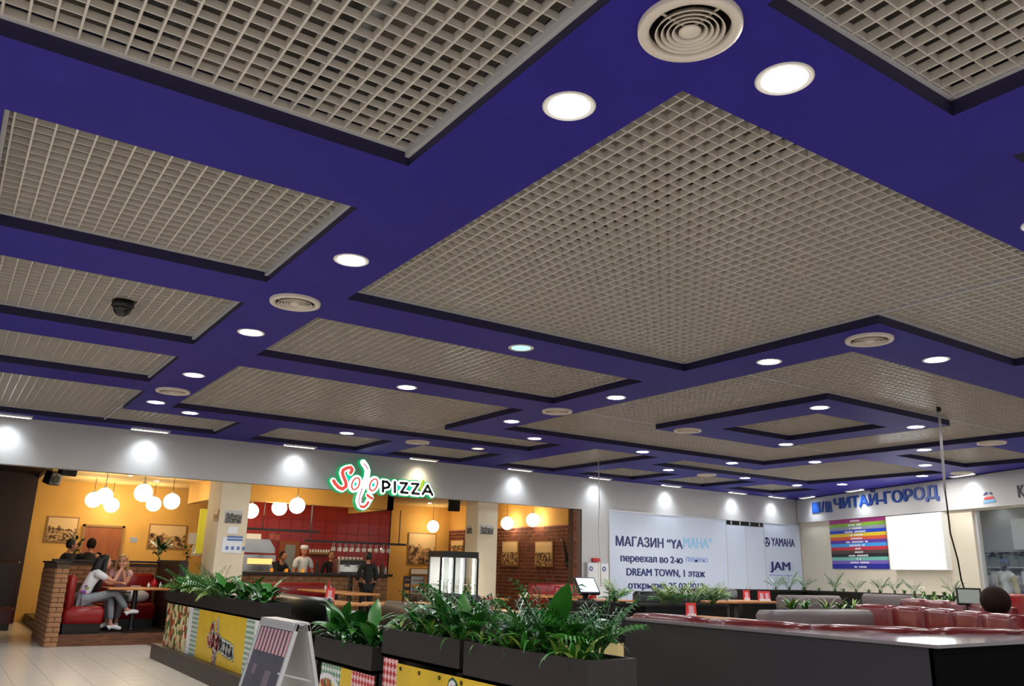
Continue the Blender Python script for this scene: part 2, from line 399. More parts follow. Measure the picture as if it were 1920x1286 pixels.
for i, (u, wm, lb) in enumerate(((.75, 0, 'wall washer at the left picture edge'), (3.19, 0, 'wall washer above the booth globes'), (6.3, 0, 'wall washer left of the pizza sign'),
    (9.4, 1, 'warm wall washer above the pizza lettering'), (12.24, 0, 'wall washer above the second restaurant column'), (14.95, 0, 'wall washer at the right end of the restaurant'),
    (17.69, 0, 'wall washer above the first words of the moved-shop notice'), (20.59, 0, 'wall washer above the double shop door'), (22.5, 0, 'wall washer above the white film panel in the corner'))):
    washer((u * S, W - .24, SOF), AX, None, lb, wm)
for s_, lb in ((1.0, 'wall washer above the blue book emblem'), (3.2, 'wall washer above the last blue bookshop letters'), (6.95, 'wall washer above the red and blue emblem')):
    p = rw(s_, SOF, .3); washer(p, DR, None, lb)

# ================================================================== restaurant shell
VB = 21.75; PZ = .18
M['brick'] = mat('buff_brick', lin(176, 132, 92), .8, noise=.25, scale=9, bump=.3, bscale=40, col2=lin(140, 92, 60))
M['redbrick'] = mat('red_brick', lin(128, 66, 42), .85, noise=.4, scale=7, bump=.4, bscale=40, col2=lin(72, 32, 20))
M['mortar'] = mat('mortar', lin(92, 72, 56), .9)
M['mortard'] = mat('dark_mortar', lin(176, 130, 104), .9)
M['rleather'] = mat('red_leather', lin(150, 22, 20), .35, noise=.2, scale=4)
M['bleather'] = mat('burgundy_leather', lin(112, 34, 34), .28, noise=.35, scale=5, bump=.1, bscale=30)
M['gleather'] = mat('grey_leather', lin(98, 84, 84), .45, noise=.15, scale=6)
M['dkwood'] = woodmat('dark_wood', lin(46, 26, 18), lin(24, 13, 9), .4)
M['riser'] = woodmat('riser_wood', lin(120, 72, 40), lin(70, 38, 20), .5)
M['table'] = woodmat('table_wood', lin(205, 140, 70), lin(170, 104, 48), .3)
M['door'] = woodmat('door_wood', lin(164, 92, 44), lin(140, 74, 34), .45, (6, 6, .6))
M['redtile'] = mat('red_wall_tile', lin(158, 40, 34), .18, noise=.12, scale=1.5)
M['redgrout'] = mat('red_tile_grout', lin(96, 26, 22), .8)
M['steel'] = mat('stainless_steel', lin(190, 190, 188), .25, metal=.95)
M['chrome'] = mat('chrome', lin(215, 215, 215), .12, metal=1)
M['glass'] = mat('clear_glass', (.9, .95, .95), .05, trans=1)
def panemat(name, tint, fac):
    m = bpy.data.materials.new(name); m.use_nodes = True; nt = m.node_tree; nt.nodes.clear()
    a = nt.nodes.new('ShaderNodeBsdfTransparent'); a.inputs[0].default_value = tint; g = nt.nodes.new('ShaderNodeBsdfGlossy'); g.inputs['Roughness'].default_value = .03
    x = nt.nodes.new('ShaderNodeMixShader'); x.inputs[0].default_value = fac; o = nt.nodes.new('ShaderNodeOutputMaterial')
    nt.links.new(a.outputs[0], x.inputs[1]); nt.links.new(g.outputs[0], x.inputs[2]); nt.links.new(x.outputs[0], o.inputs[0]); return m
M['pane'] = panemat('clear_pane', (.94, .97, .97, 1), .09)
M['paper'] = mat('white_paper', lin(225, 226, 228), .6)
M['blueink'] = mat('blue_ink', lin(90, 120, 170), .6)
M['globe'] = emat('globe_glow', (1, .84, .56), 16.0)
M['warmspot'] = emat('warm_spot_glow', (1, .8, .5), 170.0)
M['frame'] = mat('picture_frame', lin(150, 110, 62), .5)
M['wbox'] = mat('white_plastic', lin(220, 220, 218), .4)
def sepia(name, seed, c1, c2, c3, sky=.5):
    m = mat(name, c1, .7); nt = m.node_tree; b = nt.nodes['Principled BSDF']
    tc = nt.nodes.new('ShaderNodeTexCoord'); sp = nt.nodes.new('ShaderNodeSeparateXYZ'); nt.links.new(tc.outputs['Generated'], sp.inputs[0])
    mp = nt.nodes.new('ShaderNodeMapping'); mp.inputs['Location'].default_value = (seed, seed, 0); nt.links.new(tc.outputs['Generated'], mp.inputs[0])
    n = nt.nodes.new('ShaderNodeTexNoise'); n.inputs['Scale'].default_value = 9; n.inputs['Detail'].default_value = 9; nt.links.new(mp.outputs[0], n.inputs[0])
    n3 = nt.nodes.new('ShaderNodeTexNoise'); n3.inputs['Scale'].default_value = 4; n3.noise_dimensions = '1D'
    nt.links.new(sp.outputs[0], n3.inputs['W'])
    th = nt.nodes.new('ShaderNodeMath'); th.operation = 'MULTIPLY_ADD'; th.inputs[1].default_value = .7; th.inputs[2].default_value = sky - .35; nt.links.new(n3.outputs['Fac'], th.inputs[0])
    lt = nt.nodes.new('ShaderNodeMath'); lt.operation = 'LESS_THAN'; nt.links.new(sp.outputs[2], lt.inputs[0]); nt.links.new(th.outputs[0], lt.inputs[1])
    r = nt.nodes.new('ShaderNodeValToRGB'); r.color_ramp.elements[0].position = .42; r.color_ramp.elements[1].position = .6
    r.color_ramp.elements[0].color = c3; r.color_ramp.elements[1].color = c2; nt.links.new(n.outputs['Fac'], r.inputs[0])
    mx = nt.nodes.new('ShaderNodeMix'); mx.data_type = 'RGBA'; mx.inputs[6].default_value = c1
    nt.links.new(lt.outputs[0], mx.inputs[0]); nt.links.new(r.outputs[0], mx.inputs[7]); nt.links.new(mx.outputs[2], b.inputs['Base Color'])
    return m
SEP = [sepia('sepia_print_%d' % i, i * 3.7, lin(226, 192, 140), lin(206, 166, 112), lin(70, 42, 24), .55) for i in range(3)]
BWP = [sepia('grey_print_%d' % i, i * 5.1 + 1, lin(190, 186, 176), lin(140, 136, 126), lin(36, 34, 32), .7) for i in range(2)]

pl = struct(MB().box(1.9, 12.55, W + .1, VB, 0, PZ).build('floor', mat('dark_floor', lin(40, 26, 22), .35, noise=.3, scale=3)), 'dark raised floor inside the restaurant')
struct(MB().box(1.88, 12.55, W + .06, W + .1, 0, PZ + .004).build('trim_2', M['riser']), 'wooden step front below the booth')
struct(MB().box(3.7, 16.5, 3.6, W + .05, 0, PZ).build('floor', mat('court_floor', lin(206, 198, 186), .3, noise=.08, scale=3)), 'pale raised floor of the seating area')
# back walls
struct(MB().box(1.7, 6.3, VB, VB + .15, 0, 3.2).box(9.95, 12.75, VB, VB + .15, 0, 3.2).build('wall_rear', M['yellow']), 'warm yellow plaster wall at the back of the restaurant')
rb = struct(MB().box(12.6, 12.75, W + .2, VB, 0, 3.2).build('wall_side', M['yellow']), 'yellow side wall above the dark red bricks')
struct(MB().box(1.7, 12.7, W + .2, VB, 3.1, 3.2).build('ceiling', M['iceil']), 'warm cream ceiling of the restaurant')
struct(MB().box(-9, 1.7, VB - .2, VB, 0, 3.6).box(-9, 1.7, W + .2, VB, 3.2, 3.3).build('wall_left', M['darkwall']), 'dark brown panelled wall left of the restaurant')
struct(MB().box(-9.2, -9, W - .2, VB, 0, 3.6).build('wall_far', M['darkwall']), 'dark wall at the far left')
def brickfield(parent, o, xd, nd, w, h, bw, bh, gap, dep, material, jointed=False, z0=0.0, name='brick'):
    """courses of bricks proud of the wall; o is the lower left corner, xd along, nd outward"""
    xd = Vector(xd); nd = Vector(nd); up = Vector((0, 0, 1)); row = 0; z = 0.0
    cache = {}; allb = MB()
    while z + bh <= h + 1e-6:
        x = -bw / 2 if row % 2 else 0.0
        while x < w - .01:
            a, b = max(0, x), min(w, x + bw - gap)
            if b - a > .02:
                j = random.uniform(-.003, .004)
                p = Vector(o) + xd * a + up * (z + gap / 2) + nd * j
                if jointed: 
                    allb.prism([p, p + xd * (b - a), p + xd * (b - a) + up * (bh - gap), p + up * (bh - gap)], nd * dep)
                else:
                    key = round(b - a, 3)
                    if key not in cache:
                        c = min(.006, gap); l = b - a; hh = bh - gap
                        q = MB().prism([Vector((0, 0, 0)), xd * l, xd * l + up * hh, up * hh], nd * dep)
                        cache[key] = mk(q, name, material)
                    link(name, cache[key], parent, p - Vector(parent.location))
            x += bw
        z += bh; row += 1
    if jointed: o_ = allb.build(name + '_courses', material, parent); o_['kind'] = 'stuff'; return o_
# dark red brick lining of the side wall
brickfield(rb, (12.6, VB - .01, .1), (0, -1, 0), (-1, 0, 0), VB - W - .2, 2.36, .26, .09, .018, .018, M['redbrick'], jointed=True)
MB().box(12.59, 12.6, W + .2, VB, .1, 2.46).build('mortar_bed', M['mortard'], rb)
pier = struct(MB().box(12.3, 12.6, W + .02, W + .2, 0, OPZ).build('trim_3', M['mortar']), 'brick edged jamb at the right end of the restaurant')
brickfield(pier, (12.3, W + .02, 0), (1, 0, 0), (0, -1, 0), .12, OPZ, .12, .085, .012, .015, M['redbrick'], jointed=True)
# columns
def column(u0, u1, v0, v1, lb):
    c = MB().box(u0, u1, v0, v1, 0, OPZ + .25).build('column', M['column']); struct(c, lb); beveled(c, .012); return c
c1 = column(4.17, 4.7, W + .08, W + .95, 'cream column with notices left of the kitchen')
c2 = column(9.7, 10.22, W + .08, W + .6, 'cream column beside the lit display fridge')
# kitchen bulkhead and red tiled wall
KV = 20.3
struct(MB().box(4.7, 8.86, 18.0, 18.2, 2.66, 3.1).box(4.7, 4.85, 18.0, KV, 2.66, 3.1).box(8.7, 8.86, 18.0, VB, 2.66, 3.1).build('wall_kitchen', M['yellow']), 'yellow bulkhead over the kitchen')
kw = struct(MB().box(5.4, 9.95, KV, KV + .15, 0, 3.1).box(9.8, 9.95, KV, VB, 0, 3.1).build('wall_rear', M['redgrout']), 'red tiled kitchen wall')
tw = .3; tmesh = mk(MB().prism([(.004, 0, .004), (tw - .004, 0, .004), (tw - .004, 0, tw - .004), (.004, 0, tw - .004)], (0, -.012, 0)), 'wall_tile', M['redtile'])
for i in range(15):
    for j in range(7): link('wall_tile', tmesh, kw, (5.42 + i * tw, KV, .95 + j * tw))
struct(MB().box(4.95, 5.12, KV - .3, KV - .2, 1.55, 2.55).build('window_1', mat('lime_blind', lin(205, 205, 50), .6)), 'lime green window blind beside the column')
# ------------------------------------------------------------------ booth with brick partitions
BE = empty('booth_partition', (1.7, W + .04, 0)); tag(BE, 'buff brick end partition of the left booth with dark cap', 'partition')
MB().box(0, .18, 0, 1.95, 0, 1.28).build('mortar_core', M['mortar'], BE)
brickfield(BE, (1.7, W + .04 + 1.95, .0), (0, -1, 0), (-1, 0, 0), 1.95, 1.27, .24, .075, .01, .014, M['brick'])
brickfield(BE, (1.7, W + .04, .0), (1, 0, 0), (0, -1, 0), .18, 1.27, .18, .075, .01, .014, M['brick'])
MB().box(-.03, .2, -.03, 1.98, 1.28, 1.31).build('cap', M['dkwood'], BE)
BP = empty('booth_partition', (1.88, 17.4, PZ)); tag(BP, 'low brick partition behind the seated women with dark cap', 'partition')
MB().box(0, 1.72, 0, .16, 0, 1.12).build('mortar_core', M['mortar'], BP)
brickfield(BP, (1.88, 17.4, PZ + .75), (1, 0, 0), (0, -1, 0), 1.72, .38, .25, .078, .01, .014, M['brick'])
MB().box(-.05, 1.76, -.05, .22, 1.13, 1.17).build('cap', M['dkwood'], BP)
DP = MB().box(3.62, 3.76, W + .15, 17.35, PZ, 1.36).build('booth_divider', M['dkwood']); tag(DP, 'dark wooden divider right of the booth table', 'divider'); sbx = MB().box(3.66, 4.15, 17.38, 17.7, PZ, 1.38).build('side_cabinet', M['dkwood']); beveled(sbx, .01); tag(sbx, 'dark cabinet behind the booth divider near the column', 'cabinet')
def bench(name, lb, u0, u1, v0, v1, face, zs, zb, m, grp=None, thick=.14):
    """upholstered bench: face is the direction a sitter looks"""
    t = empty(name, (u0, v0, PZ)); tag(t, lb, 'bench', grp); w, d = u1 - u0, v1 - v0; zs -= PZ; zb -= PZ
    MB().box(.03, w - .03, .03, d - .03, 0, zs - .25).build('base', M['black'], t)
    MB().cbox(0, w, 0, d, zs - .26, zs, .05).build('seat', m, t, True)
    b = {'+x': (0, thick, 0, d), '-x': (w - thick, w, 0, d), '+y': (0, w, 0, thick), '-y': (0, w, d - thick, d)}[face]
    MB().cbox(*b, zs - .05, zb, .05).build('backrest', m, t, True)
    return t
bench('booth_bench', 'red leather bench under the woman with long black hair', 1.9, 2.52, W + .15, 17.3, '+x', .6, 1.1, M['rleather'])
bench('booth_bench', 'red leather bench behind the blonde woman along the brick partition', 2.54, 3.56, 16.75, 17.38, '-y', .6, 1.12, M['rleather'])
TABLES = []
def snap(p, m_=.12):
    best = min(TABLES, key=lambda t_: (max(t_[0] + m_ - p.x, 0, p.x - t_[1] + m_) ** 2 + max(t_[2] + m_ - p.y, 0, p.y - t_[3] + m_) ** 2))
    return Vector((min(max(p.x, best[0] + m_), best[1] - m_), min(max(p.y, best[2] + m_), best[3] - m_), best[4]))
def ctable(lb, u0, u1, v0, v1, z, rz=0, grp='wooden tables'):
    TABLES.append((u0, u1, v0, v1, z))
    t = empty('dining_table', ((u0 + u1) / 2, (v0 + v1) / 2, PZ), rz); tag(t, lb, 'table', grp); w, d = (u1 - u0) / 2, (v1 - v0) / 2
    beveled(MB().box(-w, w, -d, d, z - PZ - .035, z - PZ).build('table_top', M['table'], t), .012)
    MB().lathe([(.045, .02), (.04, z - PZ - .035)], seg=12).build('pedestal', M['black'], t)
    MB().lathe([(.001, 0), (.24, 0), (.24, .012), (.05, .03), (.045, .04)], seg=20).build('foot', M['black'], t)
    return t
ctable('wooden booth table between the two seated women', 2.55, 3.55, 15.72, 16.5, .9)
# ------------------------------------------------------------------ things on the rear wall
def picture(p00, p11, nd, m, lb, name='picture', cat='picture', dep=.03, framed=True, grp=None):
    """flat framed print between two opposite corners on a wall with normal nd"""
    p00, p11, nd = Vector(p00), Vector(p11), Vector(nd); t = empty(name, p00); tag(t, lb, cat, grp)
    h = Vector((p11.x - p00.x, p11.y - p00.y, 0)); up = Vector((0, 0, p11.z - p00.z)); o = Vector((0, 0, 0))
    q = [o, h, h + up, up]; MB().prism(q, nd * dep).build('canvas', M['frame'] if framed else M['wbox'], t)
    e = .03 if framed else .005; hx = h.normalized() * e; uz = Vector((0, 0, e if up.z > 0 else -e))
    pr = MB().prism([o + hx + uz + nd * dep, h - hx + uz + nd * dep, h - hx + up - uz + nd * dep, o + hx + up - uz + nd * dep], nd * .004).build('print', m, t.children[0])
    return t
def pic_v(x0, y0, x1, y1, v, m, lb, **k):
    a = on_v(x0, y1, v); b = on_v(x1, y1, v); c = on_v((x0 + x1) / 2, y0, v)
    return picture((a.x, v, (a.z + b.z) / 2), (b.x, v, c.z), (0, -1, 0), m, lb, **k)
def pic_u(x0, y0, x1, y1, u, m, lb, **k):
    a = on_u(x0, y1, u); b = on_u(x1, y1, u); c = on_u((x0 + x1) / 2, y0, u)
    return picture((u, a.y, (a.z + b.z) / 2), (u, b.y, c.z), (-1, 0, 0), m, lb, **k)
pic_v(81, 968, 142, 1017, VB, SEP[0], 'wide sepia print of a long domed building above the seated men')
pic_v(274, 983, 346, 1029, VB, SEP[1], 'wide sepia print of a town square right of the brown door')
pic_v(243, 1007, 257, 1017, VB, M['steel'], 'small grey plate on the yellow wall between door and print', name='wall_plate', cat='plate', dep=.01, framed=False)
pic_v(352, 999, 368, 1020, VB, M['paper'], 'upper white notice sheet on the yellow wall near the column', name='notice', cat='notice', dep=.004, framed=False)
pic_v(359, 1022, 376, 1042, VB, M['paper'], 'lower white notice sheet on the yellow wall near the column', name='notice', cat='notice', dep=.004, framed=False)
pic_v(762, 999, 815, 1059, VB, SEP[2], 'tall sepia street print between kitchen and display fridge')
pic_v(768, 1065, 802, 1078, VB - .05, M['paper'], 'white screen in a brown frame below the tall sepia print', name='wall_screen', cat='screen')
pic_u(972, 1014, 942, 1061, 12.57, SEP[0], 'left one of two pale prints on the dark brick wall')
pic_u(1038, 1014, 1004, 1063, 12.57, SEP[1], 'right one of two pale prints on the dark brick wall')
pic_u(870, 1012, 846, 1035, 12.57, SEP[2], 'pale print on the bricks partly hidden by the column')
pic_v(420, 956, 452, 981, W + .08, BWP[0], 'black and white crowd photograph on the first column', dep=.02, framed=False)
pic_v(426, 987, 445, 1001, W + .08, M['paper'], 'small white notice on the first column', name='notice', cat='notice', dep=.006, framed=False)
n_ = pic_v(414, 1007, 452, 1037, W + .08, M['paper'], 'large white and blue notice on the first column', name='notice', cat='notice', dep=.008, framed=False)
for k in range(2): MB().box(.08, .36, -.016, -.013, .22 + k * .05, .255 + k * .05).build('print_line', M['blueink'], n_)
for k in range(4): MB().box(.07 + k * .1, .12 + k * .1, -.016, -.013, .06, .12).build('print_mark', M['blueink'], n_)
pic_u(409, 955, 401, 976, 4.17, SEP[0], 'small print on the shaded side of the first column', dep=.015)
pic_v(900, 984, 924, 1002, W + .08, BWP[1], 'black and white landscape photograph on the second column', dep=.02, framed=False)
pic_u(886, 985, 876, 1001, 9.7, BWP[0], 'small photograph on the left side of the second column', dep=.015, framed=False)
# door
a, b = on_v(160, 987, VB), on_v(229, 990, VB)
d1 = struct(MB().box(a.x, b.x, VB - .05, VB, PZ, a.z).build('door_1', M['door']), 'plain brown wooden door in the yellow wall')
MB().box(a.x - .05, a.x, VB - .07, VB, PZ, a.z + .05).box(b.x, b.x + .05, VB - .07, VB, PZ, a.z + .05).box(a.x - .05, b.x + .05, VB - .07, VB, a.z, a.z + .05).build('door_frame', M['frame'], d1)
MB().tube([(b.x - .1, VB - .1, 1.1), (b.x - .22, VB - .1, 1.1)], .012).tube([(b.x - .1, VB - .1, 1.1), (b.x - .1, VB - .04, 1.1)], .012).build('door_handle', M['metal'], d1)
# wall speakers
def speaker(px, py, d, rz, lb, s=.13):
    p = at_d(px, py, d); t = empty('wall_speaker', p, rz); tag(t, lb, 'speaker', 'black wall speakers')
    m_ = Matrix.Rotation(.3, 4, 'X')
    beveled(MB().box(-s, s, -s * .8, s * .8, -s, s).xf(m_).build('cabinet', M['black'], t), .02)
    MB().lathe([(.001, -.01), (s * .6, -.01), (s * .66, 0), (s * .6, .012)], (0, -s * .82, 0), 18, 'y').xf(m_).build('grille', mat('speaker_mesh', lin(26, 26, 28), .7) if 'spk' not in M else M['spk'], t)
    MB().tube([(0, 0, s * .8), (0, .1, s * 1.5), (0, .2, s * 1.6)], .012).build('bracket', M['black'], t)
speaker(99, 896, 16.5, .6, 'black speaker in the upper left corner of the restaurant')
speaker(129, 877, 14.6, .3, 'black speaker partly hidden behind the white fascia at left')
speaker(851, 946, 21.0, -.4, 'black speaker on the yellow wall left of the second column', .15)
# globe lamps
GL = [(175, 937, 28, 'leftmost glowing globe of the left cluster'), (196, 930, 30, 'top glowing globe of the left cluster of three'), (209, 947, 25.5, 'lowest glowing globe of the left cluster of three'),
 (269, 924, 32.5, 'largest glowing globe, upper left of the second cluster'), (288, 945, 26.5, 'lower middle glowing globe of the second cluster'), (322, 940, 29, 'right glowing globe of the second cluster'),
 (471, 958, 27, 'glowing globe half hidden by the first column'), (524, 952, 28, 'left glowing globe before the red kitchen wall'), (557, 948, 29, 'right glowing globe before the red kitchen wall'),
 (812, 987, 21, 'glowing globe beside the tall sepia print'), (874, 984, 21, 'glowing globe half hidden by the second column'), (951, 981, 23.5, 'left glowing globe before the dark bricks'), (999, 975, 24.5, 'right glowing globe before the dark bricks')]
for px, py, dpx, lb in GL:
    D = .33; p = at_d(px, py, FPX * D / dpx)
    if p.y > 21.2: p = on_v(px, py, 21.2)
    t = empty('globe_lamp', p); tag(t, lb, 'lamp', 'glowing white globe pendants')
    MB().sphere((0, 0, 0), D / 2, 24, 14).build('glass_globe', M['globe'], t, True)
    MB().lathe([(.001, D / 2 + .05), (.035, D / 2 + .045), (.04, D / 2 - .01), (.03, D / 2 - .02)], seg=12).build('socket_cap', M['metal'], t, True)
    MB().tube([(0, 0, D / 2 + .04), (0, 0, max(.3, 3.1 - p.z))], .006, 5).build('cord', M['black'], t)
# small spots in the restaurant ceiling; those right of the kitchen added for brightness
for i, (u, v, lb) in enumerate(((2.7, 17.6, 'left small spot in the cream ceiling'), (3.2, 19.2, 'rear left small spot in the cream ceiling'), (3.5, 17.9, 'middle small spot in the cream ceiling'), (3.9, 20.0, 'rear right small spot in the cream ceiling'),
    (6.2, 17.0, 'small spot in front of the kitchen'), (7.9, 17.2, 'small spot in front of the kitchen at right'), (10.8, 18.5, 'added spot before the brick wall'), (11.2, 20.5, 'rear added spot before the brick wall'), (11.6, 16.8, 'added spot nearest the brick jamb'), (9.3, 19.5, 'added spot near the tall sepia print'), (6.8, 19.3, 'left small spot inside the kitchen'), (8.2, 19.3, 'right small spot inside the kitchen'))):
    t = empty('ceiling_spot', (u, v, 3.1)); tag(t, lb, 'spotlight', 'small recessed ceiling spots')
    MB().lathe([(.045, 0), (.065, -.004), (.065, .002)], seg=16).build('rim', M['metal'], t); MB().lathe([(.001, -.002), (.045, -.002)], seg=16).build('lens', M['warmspot'], t)
# ------------------------------------------------------------------ kitchen
KC = empty('bar_counter', (4.95, 17.35, PZ)); tag(KC, 'brick fronted bar counter with dark wooden top', 'counter')
MB().box(0, 3.55, 0, .55, 0, .96).build('mortar_core', M['mortar'], KC)
brickfield(KC, (4.95, 17.35, PZ + .02), (1, 0, 0), (0, -1, 0), 3.55, .94, .3, .094, .01, .014, M['brick'])
MB().box(-.08, 3.62, -.12, .62, .965, 1.02).build('counter_top', M['dkwood'], KC)
bench('red_bench', 'red leather bench in front of the brick bar counter', 5.15, 7.0, 16.75, 17.3, '-y', .6, 1.0, M['rleather'])
def rail(x0, y0, x1, y1, v, lb, rods):
    a, b = on_v(x0, y0, v), on_v(x1, y1, v); z = (a.z + b.z) / 2; t = empty('hanging_rail', (a.x, v, z)); tag(t, lb, 'rail', 'hanging rails above the bar')
    MB().box(0, b.x - a.x, -.05, .05, -.025, .025).build('shelf', M['dkwood'], t)
    for r in rods:
        x = on_v(r, y0, v).x - a.x; MB().tube([(x, 0, 0), (x, 0, 2.66 - z)], .012).build('rod', M['black'], t)
    return t
rail(462, 990, 597, 998, 18.1, 'upper dark hanging rail above the chef in black', (492, 582))
r2 = rail(571, 1014, 760, 1021, 17.9, 'lower dark hanging rail holding wine glasses', (581, 748))
gm = mk(MB().lathe([(.032, 0), (.034, -.003), (.004, -.006), (.004, -.075), (.03, -.1), (.036, -.14), (.03, -.18)], seg=10), 'wine_glass', mat('shiny_glass', (.75, .78, .8), .08, metal=.6))
for i in range(20):
    a = on_v(626 + (i % 10) * 11.5, 1018, 17.9); o = link('wine_glass', gm, None, (a.x, 17.86 + .09 * (i // 10), r2.location.z - .021))
    tag(o, 'upside down wine glass hanging from the lower dark rail above the bar', 'glass', 'wine glasses hanging over the bar')
hood = empty('extractor_hood', (5.2, 19.0, 1.7)); tag(hood, 'stainless steel extractor hood over the pizza oven', 'hood')
a, b = on_v(458, 1018, 19.0), on_v(517, 1018, 19.0)
hood.location = (a.x, 19.0, on_v(480, 1036, 19).z); hw = b.x - a.x
MB().prism([(0, 0, 0), (hw, 0, 0), (hw, 0, .1), (hw * .8, 0, .3), (0, 0, .3)], (0, .8, 0)).build('canopy', M['steel'], hood)
MB().box(.1, hw * .6, .2, .7, .3, .42).build('duct_box', M['wbox'], hood)
ov = empty('pizza_oven', (a.x, 18.9, PZ)); tag(ov, 'steel pizza oven with glowing orange mouth', 'oven')
MB().box(0, hw, 0, .9, .87, 1.37).build('body', M['steel'], ov); MB().box(.03, hw - .03, .03, .87, 0, .87).build('stand', M['steel'], ov); MB().box(.08, hw - .08, -.02, 0, 1.17, 1.29).build('oven_mouth', emat('oven_glow', (1, .5, .15), 1.6), ov); MB().box(0, hw, -.03, .0, .97, 1.01).build('handle_bar', M['chrome'], ov)
for i in range(2):
    pic_v(504 + i * 11, 1000 + i * 2, 514 + i * 10, 1011 + i * 2, KV - .013, mat('pink_print_%d' % i, lin(214, 70, 120), .5), ('white and pink prohibition sign above the oven, left' if i == 0 else 'white and pink sign above the oven, right'), name='small_sign', cat='sign', dep=.01, framed=True)
a, b = on_v(524, 1014, KV), on_v(562, 1014, KV)
d2 = struct(MB().box(a.x, b.x, KV - .06, KV - .02, PZ, a.z).build('door_2', M['door']), 'kitchen door with grey glazing')
MB().box(a.x + .14, b.x - .12, KV - .075, KV - .06, .6, a.z - .08).build('pane', mat('frosted_pane', lin(140, 148, 150), .3), d2)
MB().tube([(b.x - .1, KV - .1, 1.05), (b.x - .1, KV - .1, 1.25)], .015).build('door_handle', M['metal'], d2)
# spice shelf
a, b = on_v(576, 1037, KV), on_v(617, 1037, KV)
sh = empty('spice_shelf', (a.x, KV - .16, a.z)); tag(sh, 'narrow shelf on the red tiles behind the cook', 'shelf'); MB().box(0, b.x - a.x, 0, .14, -.02, 0).build('board', M['frame'], sh); MB().box(0, b.x - a.x, 0, .01, 0, .03).build('lip', M['frame'], sh)
jm = mk(MB().lathe([(.001, 0), (.028, 0), (.03, .06), (.02, .08), (.024, .085), (.024, .1), (.001, .1)], seg=10), 'spice_jar', M['wbox'])
for i in range(8): tag(link('spice_jar', jm, None, (a.x + .04 + i * (b.x - a.x - .08) / 7, KV - .08, a.z + .002)), 'small pale jar on the narrow shelf behind the cook', 'jar', 'jars on the spice shelf')
# espresso machine with cups
a = on_v(630, 1070, 17.75); em = empty('espresso_machine', (a.x, 17.62, 1.2)); tag(em, 'chrome espresso machine on the bar with stacked white cups', 'coffee machine')
MB().cbox(0, .68, 0, .4, .0, .3, .03).build('body', M['steel'], em); MB().box(.03, .65, -.05, .0, .0, .03).build('drip_tray', M['black'], em); MB().box(.02, .66, -.02, 0, .18, .28).build('control_panel', M['black'], em)
for x in (.2, .48): MB().tube([(x, -.02, .16), (x, -.14, .15)], .018, 8).build('portafilter', M['chrome'], em)
MB().tube([(.64, -.05, .2), (.68, -.1, .05)], .008).build('steam_wand', M['chrome'], em)
cm = mk(MB().lathe([(.001, 0), (.024, 0), (.036, .05), (.033, .05), (.022, .006), (.001, .006)], seg=10), 'coffee_cup', M['wbox'])
for i in range(7): tag(link('coffee_cup', cm, None, (a.x + .06 + i * .09, 17.78, 1.5)), 'white coffee cup on top of the espresso machine', 'cup', 'cups on the espresso machine')
# candles and bottles on the bar
for i, px in enumerate((509, 537, 568)):
    p = on_v(px, 1071, 17.3); t = empty('tea_light', (p.x, 17.3, 1.2)); tag(t, ['left', 'middle', 'right'][i] + ' amber tea light on the bar counter edge', 'candle', 'tea lights on the bar')
    MB().lathe([(.001, 0), (.03, 0), (.035, .07), (.031, .07), (.027, .01), (.001, .01)], seg=12).build('cup', mat('amber_glass_%d' % i, lin(220, 150, 40), .2, emit=lin(230, 140, 40), estr=.6), t); MB().lathe([(.001, .01), (.02, .01), (.02, .03), (.001, .03)], seg=10).build('wax', M['paper'], t)
bm = mk(MB().lathe([(.001, 0), (.035, 0), (.037, .01), (.037, .16), (.014, .21), (.013, .27), (.016, .27), (.016, .285), (.001, .285)], seg=12), 'bottle', mat('dark_glass', lin(40, 44, 36), .1))
bm2 = mk(MB().lathe([(.001, 0), (.03, 0), (.032, .01), (.032, .1), (.012, .14), (.012, .17), (.001, .17)], seg=12), 'bottle', mat('pale_glass', lin(170, 172, 160), .15))
for i in range(9): tag(link('bottle', bm if i % 3 == 0 else bm2, None, (8.12 + i * .047 * 1.0, 17.46 + (i % 2) * .1, 1.2)), 'small bottle at the right end of the bar counter', 'bottle', 'bottles at the end of the bar')
tag(link('bottle', bm, None, (on_v(594, 1070, 17.6).x, 17.6, 1.2)), 'dark bottle on the bar beside the cook in white', 'bottle')
# chairs
def chair(u, v, rz, lb):
    t = empty('dining_chair', (u, v, PZ), rz); tag(t, lb, 'chair', 'dark wooden ladder back chairs')
    if 'ch' not in M:
        M['ch'] = [('seat', mk(MB().cbox(-.2, .2, -.2, .2, .42, .46, .015), 'seat', M['rleather']))]
        lg = mk(MB().box(-.018, .018, -.018, .018, 0, .42), 'leg', M['dkwood']); bk = mk(MB().box(-.018, .018, -.018, .018, 0, .98), 'back_post', M['dkwood']); sl = mk(MB().box(-.18, .18, -.01, .01, 0, .07), 'back_slat', M['dkwood'])
        M['ch'] += [('leg', lg, (-.18, -.18, 0)), ('leg', lg, (.18, -.18, 0)), ('back_post', bk, (-.18, .18, 0)), ('back_post', bk, (.18, .18, 0))] + [('back_slat', sl, (0, .18, z)) for z in (.56, .7, .84, .93)]
    for c in M['ch']: link(c[0], c[1], t, c[2] if len(c) > 2 else (0, 0, 0))
chair(8.75, 16.6, 2.6, 'dark ladder back chair left of the display fridge, farther one'); chair(8.35, 15.9, 3.4, 'dark ladder back chair nearest the display fridge'); chair(7.35, 16.3, 1.0, 'reddish brown tilted chair beside the waiter in black')
